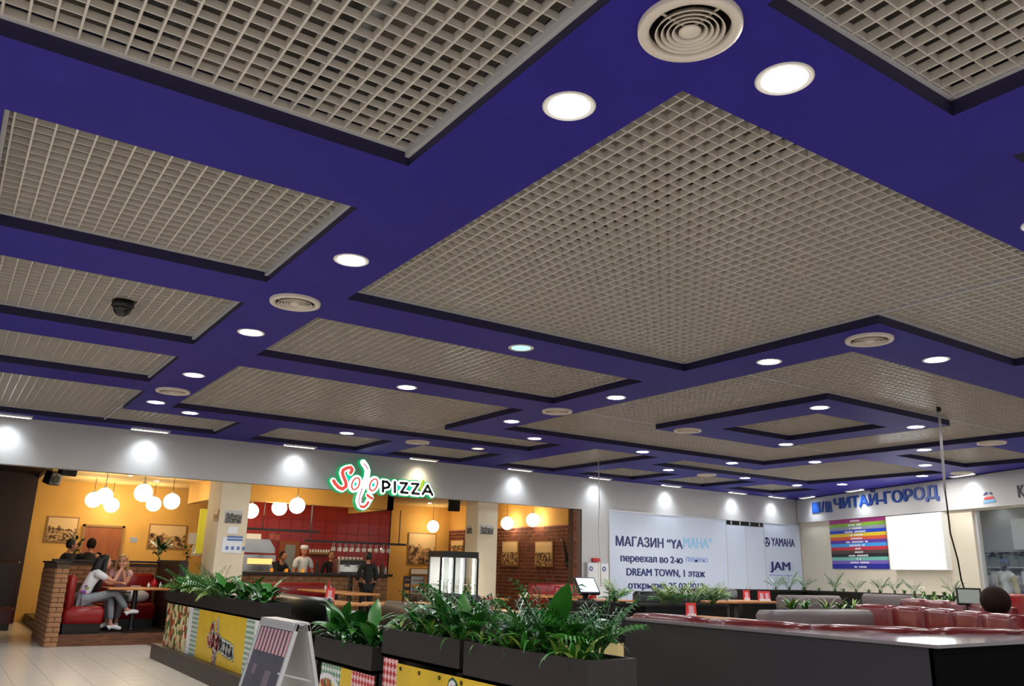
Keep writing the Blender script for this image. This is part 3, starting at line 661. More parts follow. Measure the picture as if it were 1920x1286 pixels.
# display fridge
a, b = on_v(822, 1110, 15.25), on_v(893, 1110, 15.25)
fr = empty('display_fridge', (a.x, 15.2, PZ)); tag(fr, 'tall glass display fridge with bright white light strips', 'fridge'); w = b.x - a.x; zt = on_v(860, 1034, 15.25).z - PZ
MB().box(0, w, 0, .55, 0, .12).build('base', M['black'], fr); MB().box(0, w, 0, .55, zt - .12, zt).build('top_housing', M['black'], fr)
M['strip'] = emat('strip_glow', (1, .97, .86), 9.0)
for x, y in ((0, 0), (w * .33, 0), (w - .04, 0), (0, .51), (w - .04, .51)): MB().box(x, x + (.05 if x else .035), y, y + .04, .12, zt - .12).build('post', M['black'], fr)
for x in (.06, w * .28, w * .58, w - .09): MB().box(x, x + .035, .06, .09, .14, zt - .14).build('light_strip', M['strip'], fr)
for z in (.35, .6, .85): MB().box(.05, w - .05, .08, .5, z, z + .012).build('shelf', M['wbox'], fr)
MB().box(.03, w - .03, .5, .53, .12, zt - .12).build('back_panel', M['wbox'], fr)
MB().box(.04, w * .33, .008, .014, .12, zt - .12).build('glass_door', M['pane'], fr); MB().box(w * .33 + .05, w - .04, .008, .014, .12, zt - .12).build('glass_door', M['pane'], fr)
# black ornament on the brick wall
p = on_u(1062, 1035, 12.55); t = empty('wall_ornament', p); tag(t, 'black slim ornament hanging on the dark bricks beside the prints', 'ornament')
MB().tube([(-.03, .12, .28), (-.03, .06, .2), (-.03, 0, .0), (-.03, -.05, -.22), (-.03, -.1, -.3), (-.03, -.16, -.25)], [.015, .02, .03, .045, .06, .08], 8).build('body', M['black'], t, True)
MB().tube([(-.03, .12, .28), (-.03, .18, .3)], .012).build('mouthpiece', M['metal'], t)

# ================================================================== signs and lettering
def text_mesh(s, bold=0.0, ext=.01, shear=0.0):
    cu = bpy.data.curves.new('lettering', 'FONT'); cu.body = s; cu.size = 1.0; cu.extrude = ext; cu.offset = bold; cu.shear = shear; cu.resolution_u = 3
    o = bpy.data.objects.new('tmp', cu); COL.objects.link(o)
    dg = bpy.context.evaluated_depsgraph_get(); dg.update(); me = bpy.data.meshes.new_from_object(o.evaluated_get(dg))
    bpy.data.objects.remove(o); bpy.data.curves.remove(cu); return me
def lettering(s, p00, xd, w, h, m, parent=None, bold=.0, dep=.02, name='lettering', nd=None, shear=0.0, keep=False):
    """text set between p00 and a width/height box on a wall, xd = reading direction"""
    me = text_mesh(s, 0, .5, shear); vs = [v.co for v in me.vertices]
    x0, x1 = min(v.x for v in vs), max(v.x for v in vs); y0, y1 = min(v.y for v in vs), max(v.y for v in vs)
    xd = Vector(xd).normalized(); up = Vector((0, 0, 1)); nd = nd or xd.cross(up).normalized()
    base = Vector(p00) - (Vector(parent.location) if parent else Vector((0, 0, 0)))
    for v in me.vertices:
        c = v.co; v.co = base + xd * ((c.x - x0) / (x1 - x0) * w) + up * ((c.y - y0) / (y1 - y0) * h) + nd * ((c.z + .5) * dep)
    if bold:
        b_ = MB(); e_ = bold * h * .55
        for sx, sz in ((-1, 0), (-.5, .35), (0, 0), (.5, -.35), (1, 0)):
            n_ = len(b_.v); off = xd * (sx * e_) + up * (sz * e_) + nd * (sx * .0004)
            b_.v += [tuple(v.co + off) for v in me.vertices]; b_.f += [tuple(i + n_ for i in p.vertices) for p in me.polygons]
        bpy.data.meshes.remove(me); me = bpy.data.meshes.new(name); me.from_pydata(b_.v, [], b_.f)
    me.materials.clear(); me.materials.append(m); me.name = name; return link(name, me, parent)
M['ink'] = mat('navy_ink', lin(34, 36, 100), .5); M['inkpale'] = mat('faded_blue_ink', lin(142, 190, 224), .5); M['inkpale2'] = mat('faded_lilac_ink', lin(134, 154, 208), .5)
M['film'] = mat('white_window_film', lin(196, 207, 225), .25, noise=.04, scale=1.5)
M['alu'] = mat('aluminium', lin(196, 197, 200), .35, metal=.25)
M['bookblue'] = mat('bookshop_blue', lin(18, 62, 140), .4)
# film covered shop front
z0, z1 = .1, 2.8
SFR = empty('storefront', (13.4, W, 0)); tag(SFR, 'shop front covered in white film with the moved-shop notice', 'shop front')
MB().box(0, 4.1, -.03, -.002, z0, z1).build('film_panel', M['film'], SFR)
MB().box(4.12, 4.86, -.03, -.002, z0, 2.68).build('film_door', M['film'], SFR); MB().box(4.88, 5.63, -.03, -.002, z0, 2.68).build('film_door', M['film'], SFR); MB().box(5.66, 7.2, -.03, -.002, z0, z1).build('film_panel', M['film'], SFR)
MB().box(4.1, 4.12, -.035, 0, z0, z1).box(4.86, 4.88, -.035, 0, z0, 2.68).box(5.63, 5.66, -.04, 0, z0, z1).box(-.03, 7.23, -.045, 0, z1, z1 + .03).box(7.2, 7.23, -.04, 0, z0, z1).box(-.03, 0, -.04, 0, z0, z1).build('frame', M['alu'], SFR)
MB().box(4.12, 5.63, -.02, -.001, 2.69, 2.8).build('dark_slot', M['black'], SFR)
for x in (4.3, 4.65, 5.05, 5.45): MB().box(x, x + .04, -.035, -.02, 2.7, 2.79).build('slot_roller', M['alu'], SFR)
for x in (4.78, 4.94): MB().box(x, x + .03, -.06, -.03, 1.0, 1.1).build('door_pull', M['alu'], SFR)
def wtext(s, x0, x1, y0, y1, m, bold=.1):        # text between pixel columns/rows on the shop front
    a, b, c = on_v(x0, y1, W - .03), on_v(x1, y1 + (x1 - x0) * .06, W - .03), on_v(x0, y0, W - .03)
    return lettering(s, (a.x, W - .03, a.z), (1, 0, 0), b.x - a.x, c.z - a.z, m, SFR, bold, .004)
wtext('МАГАЗИН “YA', 1155, 1280, 1004, 1023, M['ink'], .09); wtext('MAHA”', 1282, 1335, 1007, 1026, M['inkpale'], .09)
wtext('переехал во 2-ю', 1164, 1280, 1039, 1056, M['ink']); wtext('линию', 1285, 1327, 1044, 1053, M['inkpale2'])
wtext('DREAM TOWN, 1 этаж', 1175, 1322, 1065, 1081, M['ink']); wtext('открытие 25.02.2012', 1178, 1320, 1091, 1107, M['ink'])
wtext('YAMAHA', 1447, 1490, 1008, 1023, M['ink'], .07)
p = on_v(1438, 1016, W - .035); 
MB().lathe([(.1, 0), (.13, 0), (.13, -.006), (.1, -.006)], (0, 0, 0), 28, 'y').build('emblem_ring', M['ink'], SFR, loc=(p.x - 13.4, -.03, p.z))
em_ = MB()
for k in range(3):
    a = math.pi / 2 + k * 2 * math.pi / 3; d = Vector((math.cos(a), 0, math.sin(a))); q = Vector((-d.z, 0, d.x))
    em_.prism([d * .09 + q * .012, d * .09 - q * .012, -d * .05 - q * .008, -d * .05 + q * .008], (0, -.006, 0))
    em_.prism([d * .09 + q * .035, d * .1, d * .09 - q * .035, d * .06 - q * .03, d * .06 + q * .03], (0, -.006, 0))
em_.build('emblem_forks', M['ink'], SFR, loc=(p.x - 13.4, -.03, p.z))
wtext('JAM', 1445, 1482, 1053, 1073, M['ink'], .12)
for k in range(5):
    a, b = on_v(1442, 1054 + k * 4, W - .031), on_v(1488, 1056.5 + k * 4, W - .031)
    MB().box(a.x - 13.4, b.x - 13.4, -.033, -.031, a.z, a.z + .012).build('staff_line', M['inkpale2'], SFR)
a, b = on_v(1443, 1077, W - .031), on_v(1488, 1079, W - .031)
for k in range(2): MB().box(a.x - 13.4 + k * .62, a.x - 13.4 + .56 + k * .42, -.034, -.031, a.z - .03, a.z).build('small_print', M['inkpale2'], SFR)
# electrical cabinet right of the restaurant
a, b = on_v(1096, 1054, W), on_v(1136, 1054, W)
ec = empty('wall_cabinet', (a.x, W, .3)); tag(ec, 'grey wall cabinet with two blue stickers beside the restaurant', 'cabinet')
zc = a.z - .3
MB().box(0, b.x - a.x, -.1, 0, 0, zc).build('body', mat('cabinet_grey', lin(186, 188, 190), .5), ec); MB().box(.02, (b.x - a.x) / 2 - .005, -.115, -.1, .02, zc - .02).build('door', M['wbox'], ec); MB().box((b.x - a.x) / 2 + .005, b.x - a.x - .02, -.115, -.1, .02, zc - .02).build('door', M['wbox'], ec)
for x in (.1, .5): MB().lathe([(.03, 0), (.055, 0), (.055, -.004), (.03, -.004)], (x, -.117, zc - .14), 16, 'y').build('sticker', M['bookblue'], ec)
t = MB().box(a.x + .2, a.x + .42, W - .09, W, a.z + .02, a.z + .1).box(a.x + .26, a.x + .3, W - .1, W - .09, a.z + .03, a.z + .09).build('fire_alarm', mat('alarm_red', lin(190, 40, 36), .5)); tag(t, 'small red and white alarm box above the grey wall cabinet', 'alarm')
# ------------------------------------------------------------------ bookshop wall
nR = -NR
BS = empty('shop_sign', rw(0, 0, .07)); tag(BS, 'blue bookshop letters with blue book emblem on the white fascia', 'sign')
def rpix(px, py, out=.07): return on_pl(px, py, rw(0, 0, out), NR)
a, b, c = rpix(1566, 959), rpix(1763, 951), rpix(1566, 935)
o_ = Vector(BS.location)
lettering('ЧИТАЙ-ГОРОД', a, DR, (b - a).to_2d().length, 1.25 * (c.z - a.z), M['bookblue'], BS, .08, .03, nd=nR)
def rquad(x0, y0, x1, y1, x2, y2, x3, y3, dep, m, parent, name, out=.07):
    q = [rpix(*p_, out) - Vector(parent.location) for p_ in ((x0, y0), (x1, y1), (x2, y2), (x3, y3))]
    return MB().prism(q, nR * dep).build(name, m, parent)
rquad(1524, 962, 1539, 961, 1538, 941, 1524, 942, .03, M['bookblue'], BS, 'book_block')
for x, w1, sl in ((1541, 3, 2), (1549, 2, 0), (1553, 3, 0), (1559, 2, -3)): rquad(x, 960.5, x + w1, 960.3, x + w1 + sl, 940, x + sl, 940.2, .03, M['bookblue'], BS, 'book_spine')
# striped directory
SD = empty('striped_board', rw(0, 1.5, .0)); tag(SD, 'board of fourteen coloured stripes on the cream bookshop wall', 'sign board')
cols = [(150, 40, 110), (116, 160, 34), (128, 134, 150), (20, 56, 170), (206, 178, 30), (200, 80, 44), (84, 46, 146), (56, 146, 214), (184, 40, 56), (74, 56, 46), (14, 18, 16), (108, 176, 160), (110, 84, 170), (22, 30, 140)]
a, b = rpix(1556, 974, .0), rpix(1659, 968, .0); c = rpix(1561, 1070, .0)
s0 = (a - P0).dot(DR); s1 = (b - P0).dot(DR); zt, zb = a.z - .02, c.z; hh = (zt - zb) / 15.5
L0 = Vector(SD.location); z = zt; words = [(.38, .58), (.36, .6), (.38, .6), (.29, .7), (.38, .62), (.4, .6), (.3, .7), (.36, .64), (.46, .56), (.42, .6), (.33, .71), (.47, .55), (.35, .69), (.42, .64)]
M['pale'] = mat('pale_print', lin(226, 220, 226), .6)
for i, cl in enumerate(cols):
    h_ = hh * (1.45 if i in (0, 13) else 1.0); q = [rw(s0, z - h_) - L0, rw(s1, z - h_) - L0, rw(s1, z) - L0, rw(s0, z) - L0]
    st = MB().prism(q, nR * .03).build('stripe', mat('stripe_%d' % i, lin(*cl), .45), SD)
    st['label'] = ['magenta', 'green', 'grey', 'blue', 'yellow', 'orange', 'purple', 'light blue', 'red', 'brown', 'black', 'teal', 'violet', 'navy'][i] + ' stripe'
    wa, wb = words[i]; zm = z - h_ * .62; n = max(3, int((wb - wa) * 40)); wm = MB()
    for k in range(n):
        if (k * 7 + i) % 9 == 0: continue
        sa = s0 + (s1 - s0) * (wa + (wb - wa) * k / n); sb = sa + (s1 - s0) * (wb - wa) / n * .72; t2 = .018 + .006 * ((k + i) % 2)
        wm.prism([rw(sa, zm - .018, .03) - L0, rw(sb, zm - .018, .03) - L0, rw(sb, zm + t2, .03) - L0, rw(sa, zm + t2, .03) - L0], nR * .002)
    wm.build('word_marks', M['pale'], st); z -= h_
# white light box
LBX = empty('light_box', rw(0, 1.6, 0)); tag(LBX, 'blank glowing white light box right of the striped board', 'light box')
a, b, c = rpix(1661, 967, .14), rpix(1764, 961.5, .14), rpix(1667, 1068, .14); s0 = (a - P0).dot(DR); s1 = (b - P0).dot(DR); L0 = Vector(LBX.location); zt, zb = a.z - .02, c.z
MB().prism([rw(s0, zb) - L0, rw(s1, zb) - L0, rw(s1, zt) - L0, rw(s0, zt) - L0], nR * .14).build('case', M['wbox'], LBX)
MB().prism([rw(s0 + .02, zb + .02, .14) - L0, rw(s1 - .02, zb + .02, .14) - L0, rw(s1 - .02, zt - .02, .14) - L0, rw(s0 + .02, zt - .02, .14) - L0], nR * .006).build('diffuser', emat('lightbox_glow', (.97, .98, 1), 4.0), LBX)
# emblem and first letter of the next shop
EM = empty('shop_emblem', rw(0, 0, .07)); tag(EM, 'small red white and blue emblem under a washer at right', 'emblem')
rquad(1845, 937, 1865, 934, 1862, 930, 1848, 932, .01, mat('emblem_red', lin(214, 50, 60), .5), EM, 'red_band')
rquad(1844, 944, 1867, 941, 1866, 936, 1844, 939, .01, mat('emblem_blue', lin(120, 170, 214), .5), EM, 'blue_band')
rquad(1844, 929, 1853, 926, 1850, 922, 1846, 925, .01, M['ink'], EM, 'dark_mark'); rquad(1855, 925, 1860, 928, 1861, 925, 1857, 922, .01, M['ink'], EM, 'dark_mark')
KL = empty('shop_sign', rw(0, 0, .07)); tag(KL, 'thin dark letter cut by the right picture edge', 'sign')
a = rpix(1911, 933); lettering('K', a, DR, .17, .24, mat('dark_letter', lin(60, 60, 66), .5), KL, .0, .02, nd=nR)
# ------------------------------------------------------------------ pizza sign
M['swhite'] = emat('sign_white', (1, .97, .97), 1.7); M['sred'] = emat('sign_red', lin(226, 84, 74), 1.0); M['sblack'] = mat('sign_black', lin(36, 44, 46), .5); M['sgreen'] = mat('sign_green', lin(20, 110, 64), .5, emit=lin(20, 150, 90), estr=.9)
M['steal'] = emat('sign_teal', lin(20, 220, 190), 1.0); M['slime'] = emat('sign_lime', lin(190, 210, 40), 1.0); M['spink'] = emat('sign_pink', lin(200, 110, 150), 1.0)
SG = empty('pizza_sign', (6.2, W - .02, 2.5)); tag(SG, 'glowing green edged pizza sign with saxophone on the fascia', 'sign')
def sp(x, y, out): p_ = on_v(600 + x / 8.348, 850 + y / 8.348, W - .15); return Vector((p_.x, W - out, p_.z)) - Vector(SG.location)
PXM = (sp(1000, 500, 0) - sp(999, 500, 0)).length            # metres for one drawing unit
def ribbon(strokes, w, out, dep, m, name, parent=SG, conv=sp, unit=None):
    unit = unit or PXM; b = MB(); nd = Vector((0, -1, 0)) if conv is sp else None
    for st in strokes:
        closed = st[0] == st[-1] and len(st) > 2
        pts = [conv(x, y, out) for x, y in st]; r = w * unit / 2; n_ = Vector((0, -dep, 0))
        for i in range(len(pts) - 1):
            a_, c_ = pts[i], pts[i + 1]; t_ = (c_ - a_)
            if t_.length < 1e-6: continue
            t_.normalize(); s_ = Vector((-t_.z, 0, t_.x)) * r
            b.prism([a_ - s_, c_ - s_, c_ + s_, a_ + s_], n_)
        for i, p_ in enumerate(pts):
            b.prism([p_ + Vector((math.cos(q * math.pi / 5) * r, 0, math.sin(q * math.pi / 5) * r)) for q in range(10)], n_)
    return b.build(name, m, parent)
def ell(cx, cy, rx, ry, tilt, n=20): return [(cx + rx * math.cos(2 * math.pi * i / n) + tilt * ry * math.sin(2 * math.pi * i / n) * -1, cy + ry * math.sin(2 * math.pi * i / n)) for i in range(n)] + [(cx + rx, cy)]
Sst = [(478, 305), (508, 255), (480, 218), (420, 228), (365, 258), (350, 305), (370, 370), (405, 450), (408, 515), (350, 558), (290, 530), (240, 475), (212, 428)]
O1 = ell(558, 475, 58, 92, .25); O2 = ell(838, 492, 58, 92, .25)
SX = [(682, 140), (728, 205), (750, 270), (742, 350), (712, 450), (668, 560), (625, 650), (605, 745), (632, 818), (685, 840), (735, 800), (770, 735)]
BELL = [(770, 735), (800, 690), (760, 650)]
PZ_ = [[(985, 435), (985, 595)], [(985, 440), (1050, 445), (1090, 490), (1070, 530), (1000, 545)], [(1172, 450), (1172, 605)], [(1262, 462), (1360, 468), (1270, 608), (1368, 618)], [(1440, 475), (1540, 480), (1445, 622), (1545, 634)], [(1608, 635), (1685, 500), (1758, 650)], [(1640, 592), (1722, 605)]]
allst = [Sst, O1, O2, SX, BELL] + PZ_
ribbon(allst, 116, .02, .1, M['sgreen'], 'green_edge'); ribbon(allst, 84, .12, .02, M['swhite'], 'white_face')
ribbon([[(840, 490), (838, 490)]], 44, .14, .004, M['steal'], 'teal_fill'); ribbon([[(552, 490), (560, 470)]], 34, .14, .004, M['steal'], 'teal_fill'); ribbon([[(450, 350), (460, 395)]], 40, .14, .004, M['steal'], 'teal_fill'); ribbon([[(1400, 540), (1410, 545)], [(1235, 530), (1238, 545)]], 50, .14, .004, M['steal'], 'teal_fill')
ribbon([Sst], 46, .145, .012, M['sred'], 'letter_s'); ribbon([O1], 20, .145, .012, M['sred'], 'letter_o'); ribbon([O2], 20, .145, .012, M['sred'], 'letter_o')
ribbon([[(690, 165), (728, 205), (748, 245)]], 14, .146, .01, M['spink'], 'saxophone_line'); ribbon([[(660, 545), (625, 650), (605, 745), (625, 815), (650, 830)]], 12, .146, .01, M['spink'], 'saxophone_line'); ribbon([[(655, 690), (650, 770)]], 14, .146, .01, M['spink'], 'saxophone_line')
ribbon([[(640, 830), (685, 842), (730, 805), (755, 765)]], 34, .147, .01, M['sred'], 'saxophone_bow'); ribbon([[(740, 650), (770, 680), (815, 705)]], 34, .147, .01, M['sred'], 'saxophone_bell')
for nm, st in (('letter_p', PZ_[0:2]), ('letter_i', PZ_[2:3]), ('letter_z', PZ_[3:4]), ('letter_z', PZ_[4:5]), ('letter_a', PZ_[5:7])): ribbon(st, 36, .145, .012, M['sblack'], nm)
ribbon([[(1620, 430), (1575, 555)]], 36, .144, .006, M['slime'], 'lime_slice')
# ================================================================== hanging cables, dome camera
t = empty('dome_camera', (1.0 * 1, 1, 1)); p = on_z(231, 569, SOF + .06); t.location = (p.x, p.y, SOF + REC - .004); tag(t, 'black dome camera hanging under the grid at left', 'camera')
MB().lathe([(.001, .0), (.095, 0), (.098, -.05), (.085, -.065), (.001, -.065)], seg=24).build('mount', M['black'], t, True); MB().sphere((0, 0, -.065), .08, 20, 10).build('dome', mat('dome_glass', lin(8, 8, 9), .08), t, True)
def cable(pts, lb, r=.006, mt='black'):
    o = MB().tube(pts, r, 6).build('hanging_cable', M[mt], None, True); tag(o, lb, 'cable'); return o
p1 = on_z(1122, 857, SOF + REC); d0 = (p1 - CAM).dot(F_)
cable([p1, at_d(1124, 950, d0), at_d(1122, 1000, d0), at_d(1126, 1050, d0), at_d(1127, 1100, d0)], 'thin grey cable hanging before the white wall beside the notice', .01, 'alu')
p1 = on_z(1760, 765, SOF + REC); d0 = (p1 - CAM).dot(F_)
pp = MB(); q1 = at_d(1772, 920, d0)
po = empty('ceiling_pole', p1); tag(po, 'thin grey ceiling pole with a dark cable running down to the till screen', 'pole')
MB().tube([(0, 0, 0), q1 - p1], .018, 8).build('pole', M['alu'], po, True); MB().tube([(0, 0, .02), (0, 0, -.05)], .03, 8).build('mount', M['black'], po)
MB().tube([q1 - p1, at_d(1776, 950, d0) - p1, at_d(1782, 1000, d0) - p1, at_d(1796, 1050, d0) - p1, at_d(1802, 1085, d0) - p1, at_d(1810, 1112, d0) - p1], .012, 6).build('cable', M['black'], po, True)

# ================================================================== planters, banners, plants
M['pwood'] = mat('planter_laminate', lin(38, 32, 33), .5, noise=.35, scale=60, bump=.1, bscale=120)
M['pwood2'] = mat('planter_dark_laminate', lin(20, 14, 12), .5, noise=.35, scale=40)
M['soil'] = mat('soil', lin(40, 30, 24), .95, noise=.4, scale=30)
M['yvinyl'] = mat('yellow_vinyl', lin(226, 190, 44), .4, noise=.1, scale=4)
M['logored'] = mat('logo_red', lin(196, 56, 48), .5); M['logopink'] = mat('logo_pink', lin(206, 130, 120), .5); M['logogreen'] = mat('logo_green', lin(24, 84, 62), .5); M['logoblack'] = mat('logo_black', lin(24, 28, 40), .5)
def checker(name, c1, c2, scale, rot=.78):
    m = mat(name, c1, .5); nt = m.node_tree; b = nt.nodes['Principled BSDF']; tc = nt.nodes.new('ShaderNodeTexCoord'); mp = nt.nodes.new('ShaderNodeMapping'); mp.inputs['Rotation'].default_value = (rot, 0, 0)
    c = nt.nodes.new('ShaderNodeTexChecker'); c.inputs['Color1'].default_value = c1; c.inputs['Color2'].default_value = c2; c.inputs['Scale'].default_value = scale
    nt.links.new(tc.outputs['Object'], mp.inputs[0]); nt.links.new(mp.outputs[0], c.inputs[0]); nt.links.new(c.outputs[0], b.inputs['Base Color']); return m
M['gcheck'] = checker('green_check', lin(96, 140, 112), lin(214, 220, 214), 26); M['rcheck'] = checker('red_check', lin(186, 44, 52), lin(226, 190, 190), 26)
def food(name, scale=14):
    m = mat(name, (1, 1, 1, 1), .5); nt = m.node_tree; b = nt.nodes['Principled BSDF']; tc = nt.nodes.new('ShaderNodeTexCoord'); v = nt.nodes.new('ShaderNodeTexVoronoi'); v.inputs['Scale'].default_value = scale
    sp_ = nt.nodes.new('ShaderNodeSeparateColor'); r = nt.nodes.new('ShaderNodeValToRGB'); r.color_ramp.interpolation = 'CONSTANT'
    cs = [lin(222, 206, 150), lin(60, 92, 44), lin(204, 190, 130), lin(190, 96, 52), lin(98, 124, 58), lin(226, 212, 170), lin(168, 60, 40)]
    el = r.color_ramp.elements
    while len(el) < len(cs): el.new(.5)
    for i, c in enumerate(cs): el[i].position = i / len(cs); el[i].color = c
    nt.links.new(tc.outputs['Object'], v.inputs[0]); nt.links.new(v.outputs['Color'], sp_.inputs[0]); nt.links.new(sp_.outputs[0], r.inputs[0]); nt.links.new(r.outputs[0], b.inputs['Base Color']); return m
M['food'] = food('food_print', 12); M['food2'] = food('salad_print', 18)
def planter(lb, u, v0, v1, z0, z1, m, plinth=None, legs=True, dep=.34):
    t = empty('planter_box', (u, v0, 0)); tag(t, lb, 'planter', 'planter boxes on the aisle'); L = v1 - v0
    th = .02
    MB().box(0, th, 0, L, z0, z1).box(dep - th, dep, 0, L, z0, z1).box(th, dep - th, 0, th, z0, z1).box(th, dep - th, L - th, L, z0, z1).box(0, dep, 0, L, z0, z0 + .02).build('trough', m, t)
    MB().box(th, dep - th, th, L - th, z0 + .02, z1 - .04).build('soil', M['soil'], t.children[0])
    if plinth: MB().box(-.12, dep + .05, -.02, L + .1, 0, plinth).build('plinth', M['dkwood'], t)
    if legs:
        for y in (.02, L - .06):
            for x in (.02, dep - .06): MB().box(x, x + .04, y, y + .04, plinth or 0, z0).build('leg', m, t)
        MB().box(.1, .14, .06, L - .06, plinth or .02, z0).build('inner_panel', M['black'], t)
    return t
PA = planter('long dark planter with yellow pizza banner beside the booth', 2.97, 9.05, 13.3, .77, .95, M['pwood2'], plinth=.2)
PB = planter('low short planter with broad glossy leaves right of the folding board', 2.9, 6.1, 7.28, .56, .75, M['pwood'])
PC = planter('dark planter above the left half of the big yellow banner', 2.93, 4.86, 6.0, .7, .9, M['pwood'])
PD = planter('dark planter nearest the viewer above the right half of the yellow banner', 2.9, 3.52, 4.76, .68, .9, M['pwood'])
def usheet(u, va, vb, za, zb, m, parent, name, dep=.006):
    L0 = Vector(parent.location); return MB().box(u - dep - L0.x, u - L0.x, vb - L0.y, va - L0.y, za - L0.z, zb - L0.z).build(name, m, parent)
def uv_(px, u, py=1180): return on_u(px, py, u).y
def ustroke(strokes, w, u, v0, z0, k, m, name, parent, dep=.003):
    b = MB(); L0 = Vector(parent.location); n_ = Vector((-dep, 0, 0)); r = w * k / 2
    for st in strokes:
        pts = [Vector((u, v0 - x * k, z0 - y * k)) - L0 for x, y in st]
        for i in range(len(pts) - 1):
            t_ = (pts[i + 1] - pts[i]).normalized(); s_ = Vector((0, -t_.z, t_.y)) * r; b.prism([pts[i] - s_, pts[i + 1] - s_, pts[i + 1] + s_, pts[i] + s_], n_)
        for p_ in pts: b.prism([p_ + Vector((0, math.cos(q * math.pi / 4) * r, math.sin(q * math.pi / 4) * r)) for q in range(8)], n_)
    return b.build(name, m, parent)
def banner_logo(u, v0, z0, k, parent):
    ustroke(allst, 120, u, v0, z0, k, M['logogreen'], 'logo_outline', parent); ustroke(allst, 92, u - .003, v0, z0, k, M['paper'], 'logo_backing', parent)
    [ustroke([s_], 36, u - .006, v0, z0, k, M['logored'], 'logo_letter', parent) for s_ in (Sst, O1, O2)]; ustroke([SX, BELL], 40, u - .006, v0, z0, k, M['logopink'], 'logo_saxophone', parent); [ustroke(s_, 34, u - .006, v0, z0, k, M['logoblack'], 'logo_letter', parent) for s_ in (PZ_[0:2], PZ_[2:3], PZ_[3:4], PZ_[4:5], PZ_[5:7])]
UA = 2.955; BA = empty('banner', (UA, 9.1, .2)); tag(BA, 'yellow pizza banner with food photo on the long planter', 'banner', 'yellow vinyl banners')
cuts = [(309, 352, 'food', 'food_photo'), (352, 359, 'paper', 'white_border'), (359, 371, 'gcheck', 'check_border'), (371, 462, 'yvinyl', 'yellow_field'), (462, 478, 'gcheck', 'check_border'), (478, 500, 'paper', 'white_border')]
for x0, x1, m, nm in cuts: usheet(UA, uv_(x0, UA), uv_(x1, UA), .2, .77, M[m], BA, nm)
vl = uv_(387, UA); k_ = (vl - uv_(440, UA)) / 1750; banner_logo(UA - .006, vl, .78, k_ * 1.05, BA)
UB = 2.9; BB = empty('banner', (UB, 6.1, .1)); tag(BB, 'banner with salad plate and red check on the low planter', 'banner', 'yellow vinyl banners')
for x0, x1, m, nm in ((603, 640, 'gcheck', 'check_border'), (640, 661, 'yvinyl', 'yellow_field'), (661, 704, 'rcheck', 'check_border')): usheet(UB, uv_(x0, UB, 1260), uv_(x1, UB, 1260), .1, .55, M[m], BB, nm)
pv = uv_(616, UB, 1270); L0 = Vector(BB.location)
for r, m, nm, dx in ((.33, 'paper', 'plate_print', .008), (.28, 'food2', 'salad_print', .011)):
    MB().prism([Vector((UB - dx, max(min(pv + math.cos(a * math.pi / 12) * r, uv_(603, UB, 1260)), 6.1), .22 + math.sin(a * math.pi / 12) * r * .8)) - L0 for a in range(24)], (-.002, 0, 0)).build(nm, M[m], BB)
q = uv_(683, UB, 1275); MB().prism([Vector((UB - .008, q + .1, .46)) - L0, Vector((UB - .008, q - .18, .36)) - L0, Vector((UB - .008, q - .1, .2)) - L0], (-.002, 0, 0)).build('paper_print', M['paper'], BB)
UC = 2.9; BC = empty('banner', (UC, 3.5, .1)); tag(BC, 'big yellow banner with red check edge below the nearest planters', 'banner', 'yellow vinyl banners')
usheet(UC, 5.88, 5.66, .1, .7, M['rcheck'], BC, 'check_border'); usheet(UC, 5.66, 3.52, .1, .68, M['yvinyl'], BC, 'yellow_field')
banner_logo(UC - .006, 5.62, .76, .0011, BC)
for i in range(8): MB().lathe([(.008, 0), (.014, 0), (.014, -.004), (.008, -.004)], (-.008, 2.1 - i * .28, .55), 10, 'x').build('eyelet', M['black'], BC)
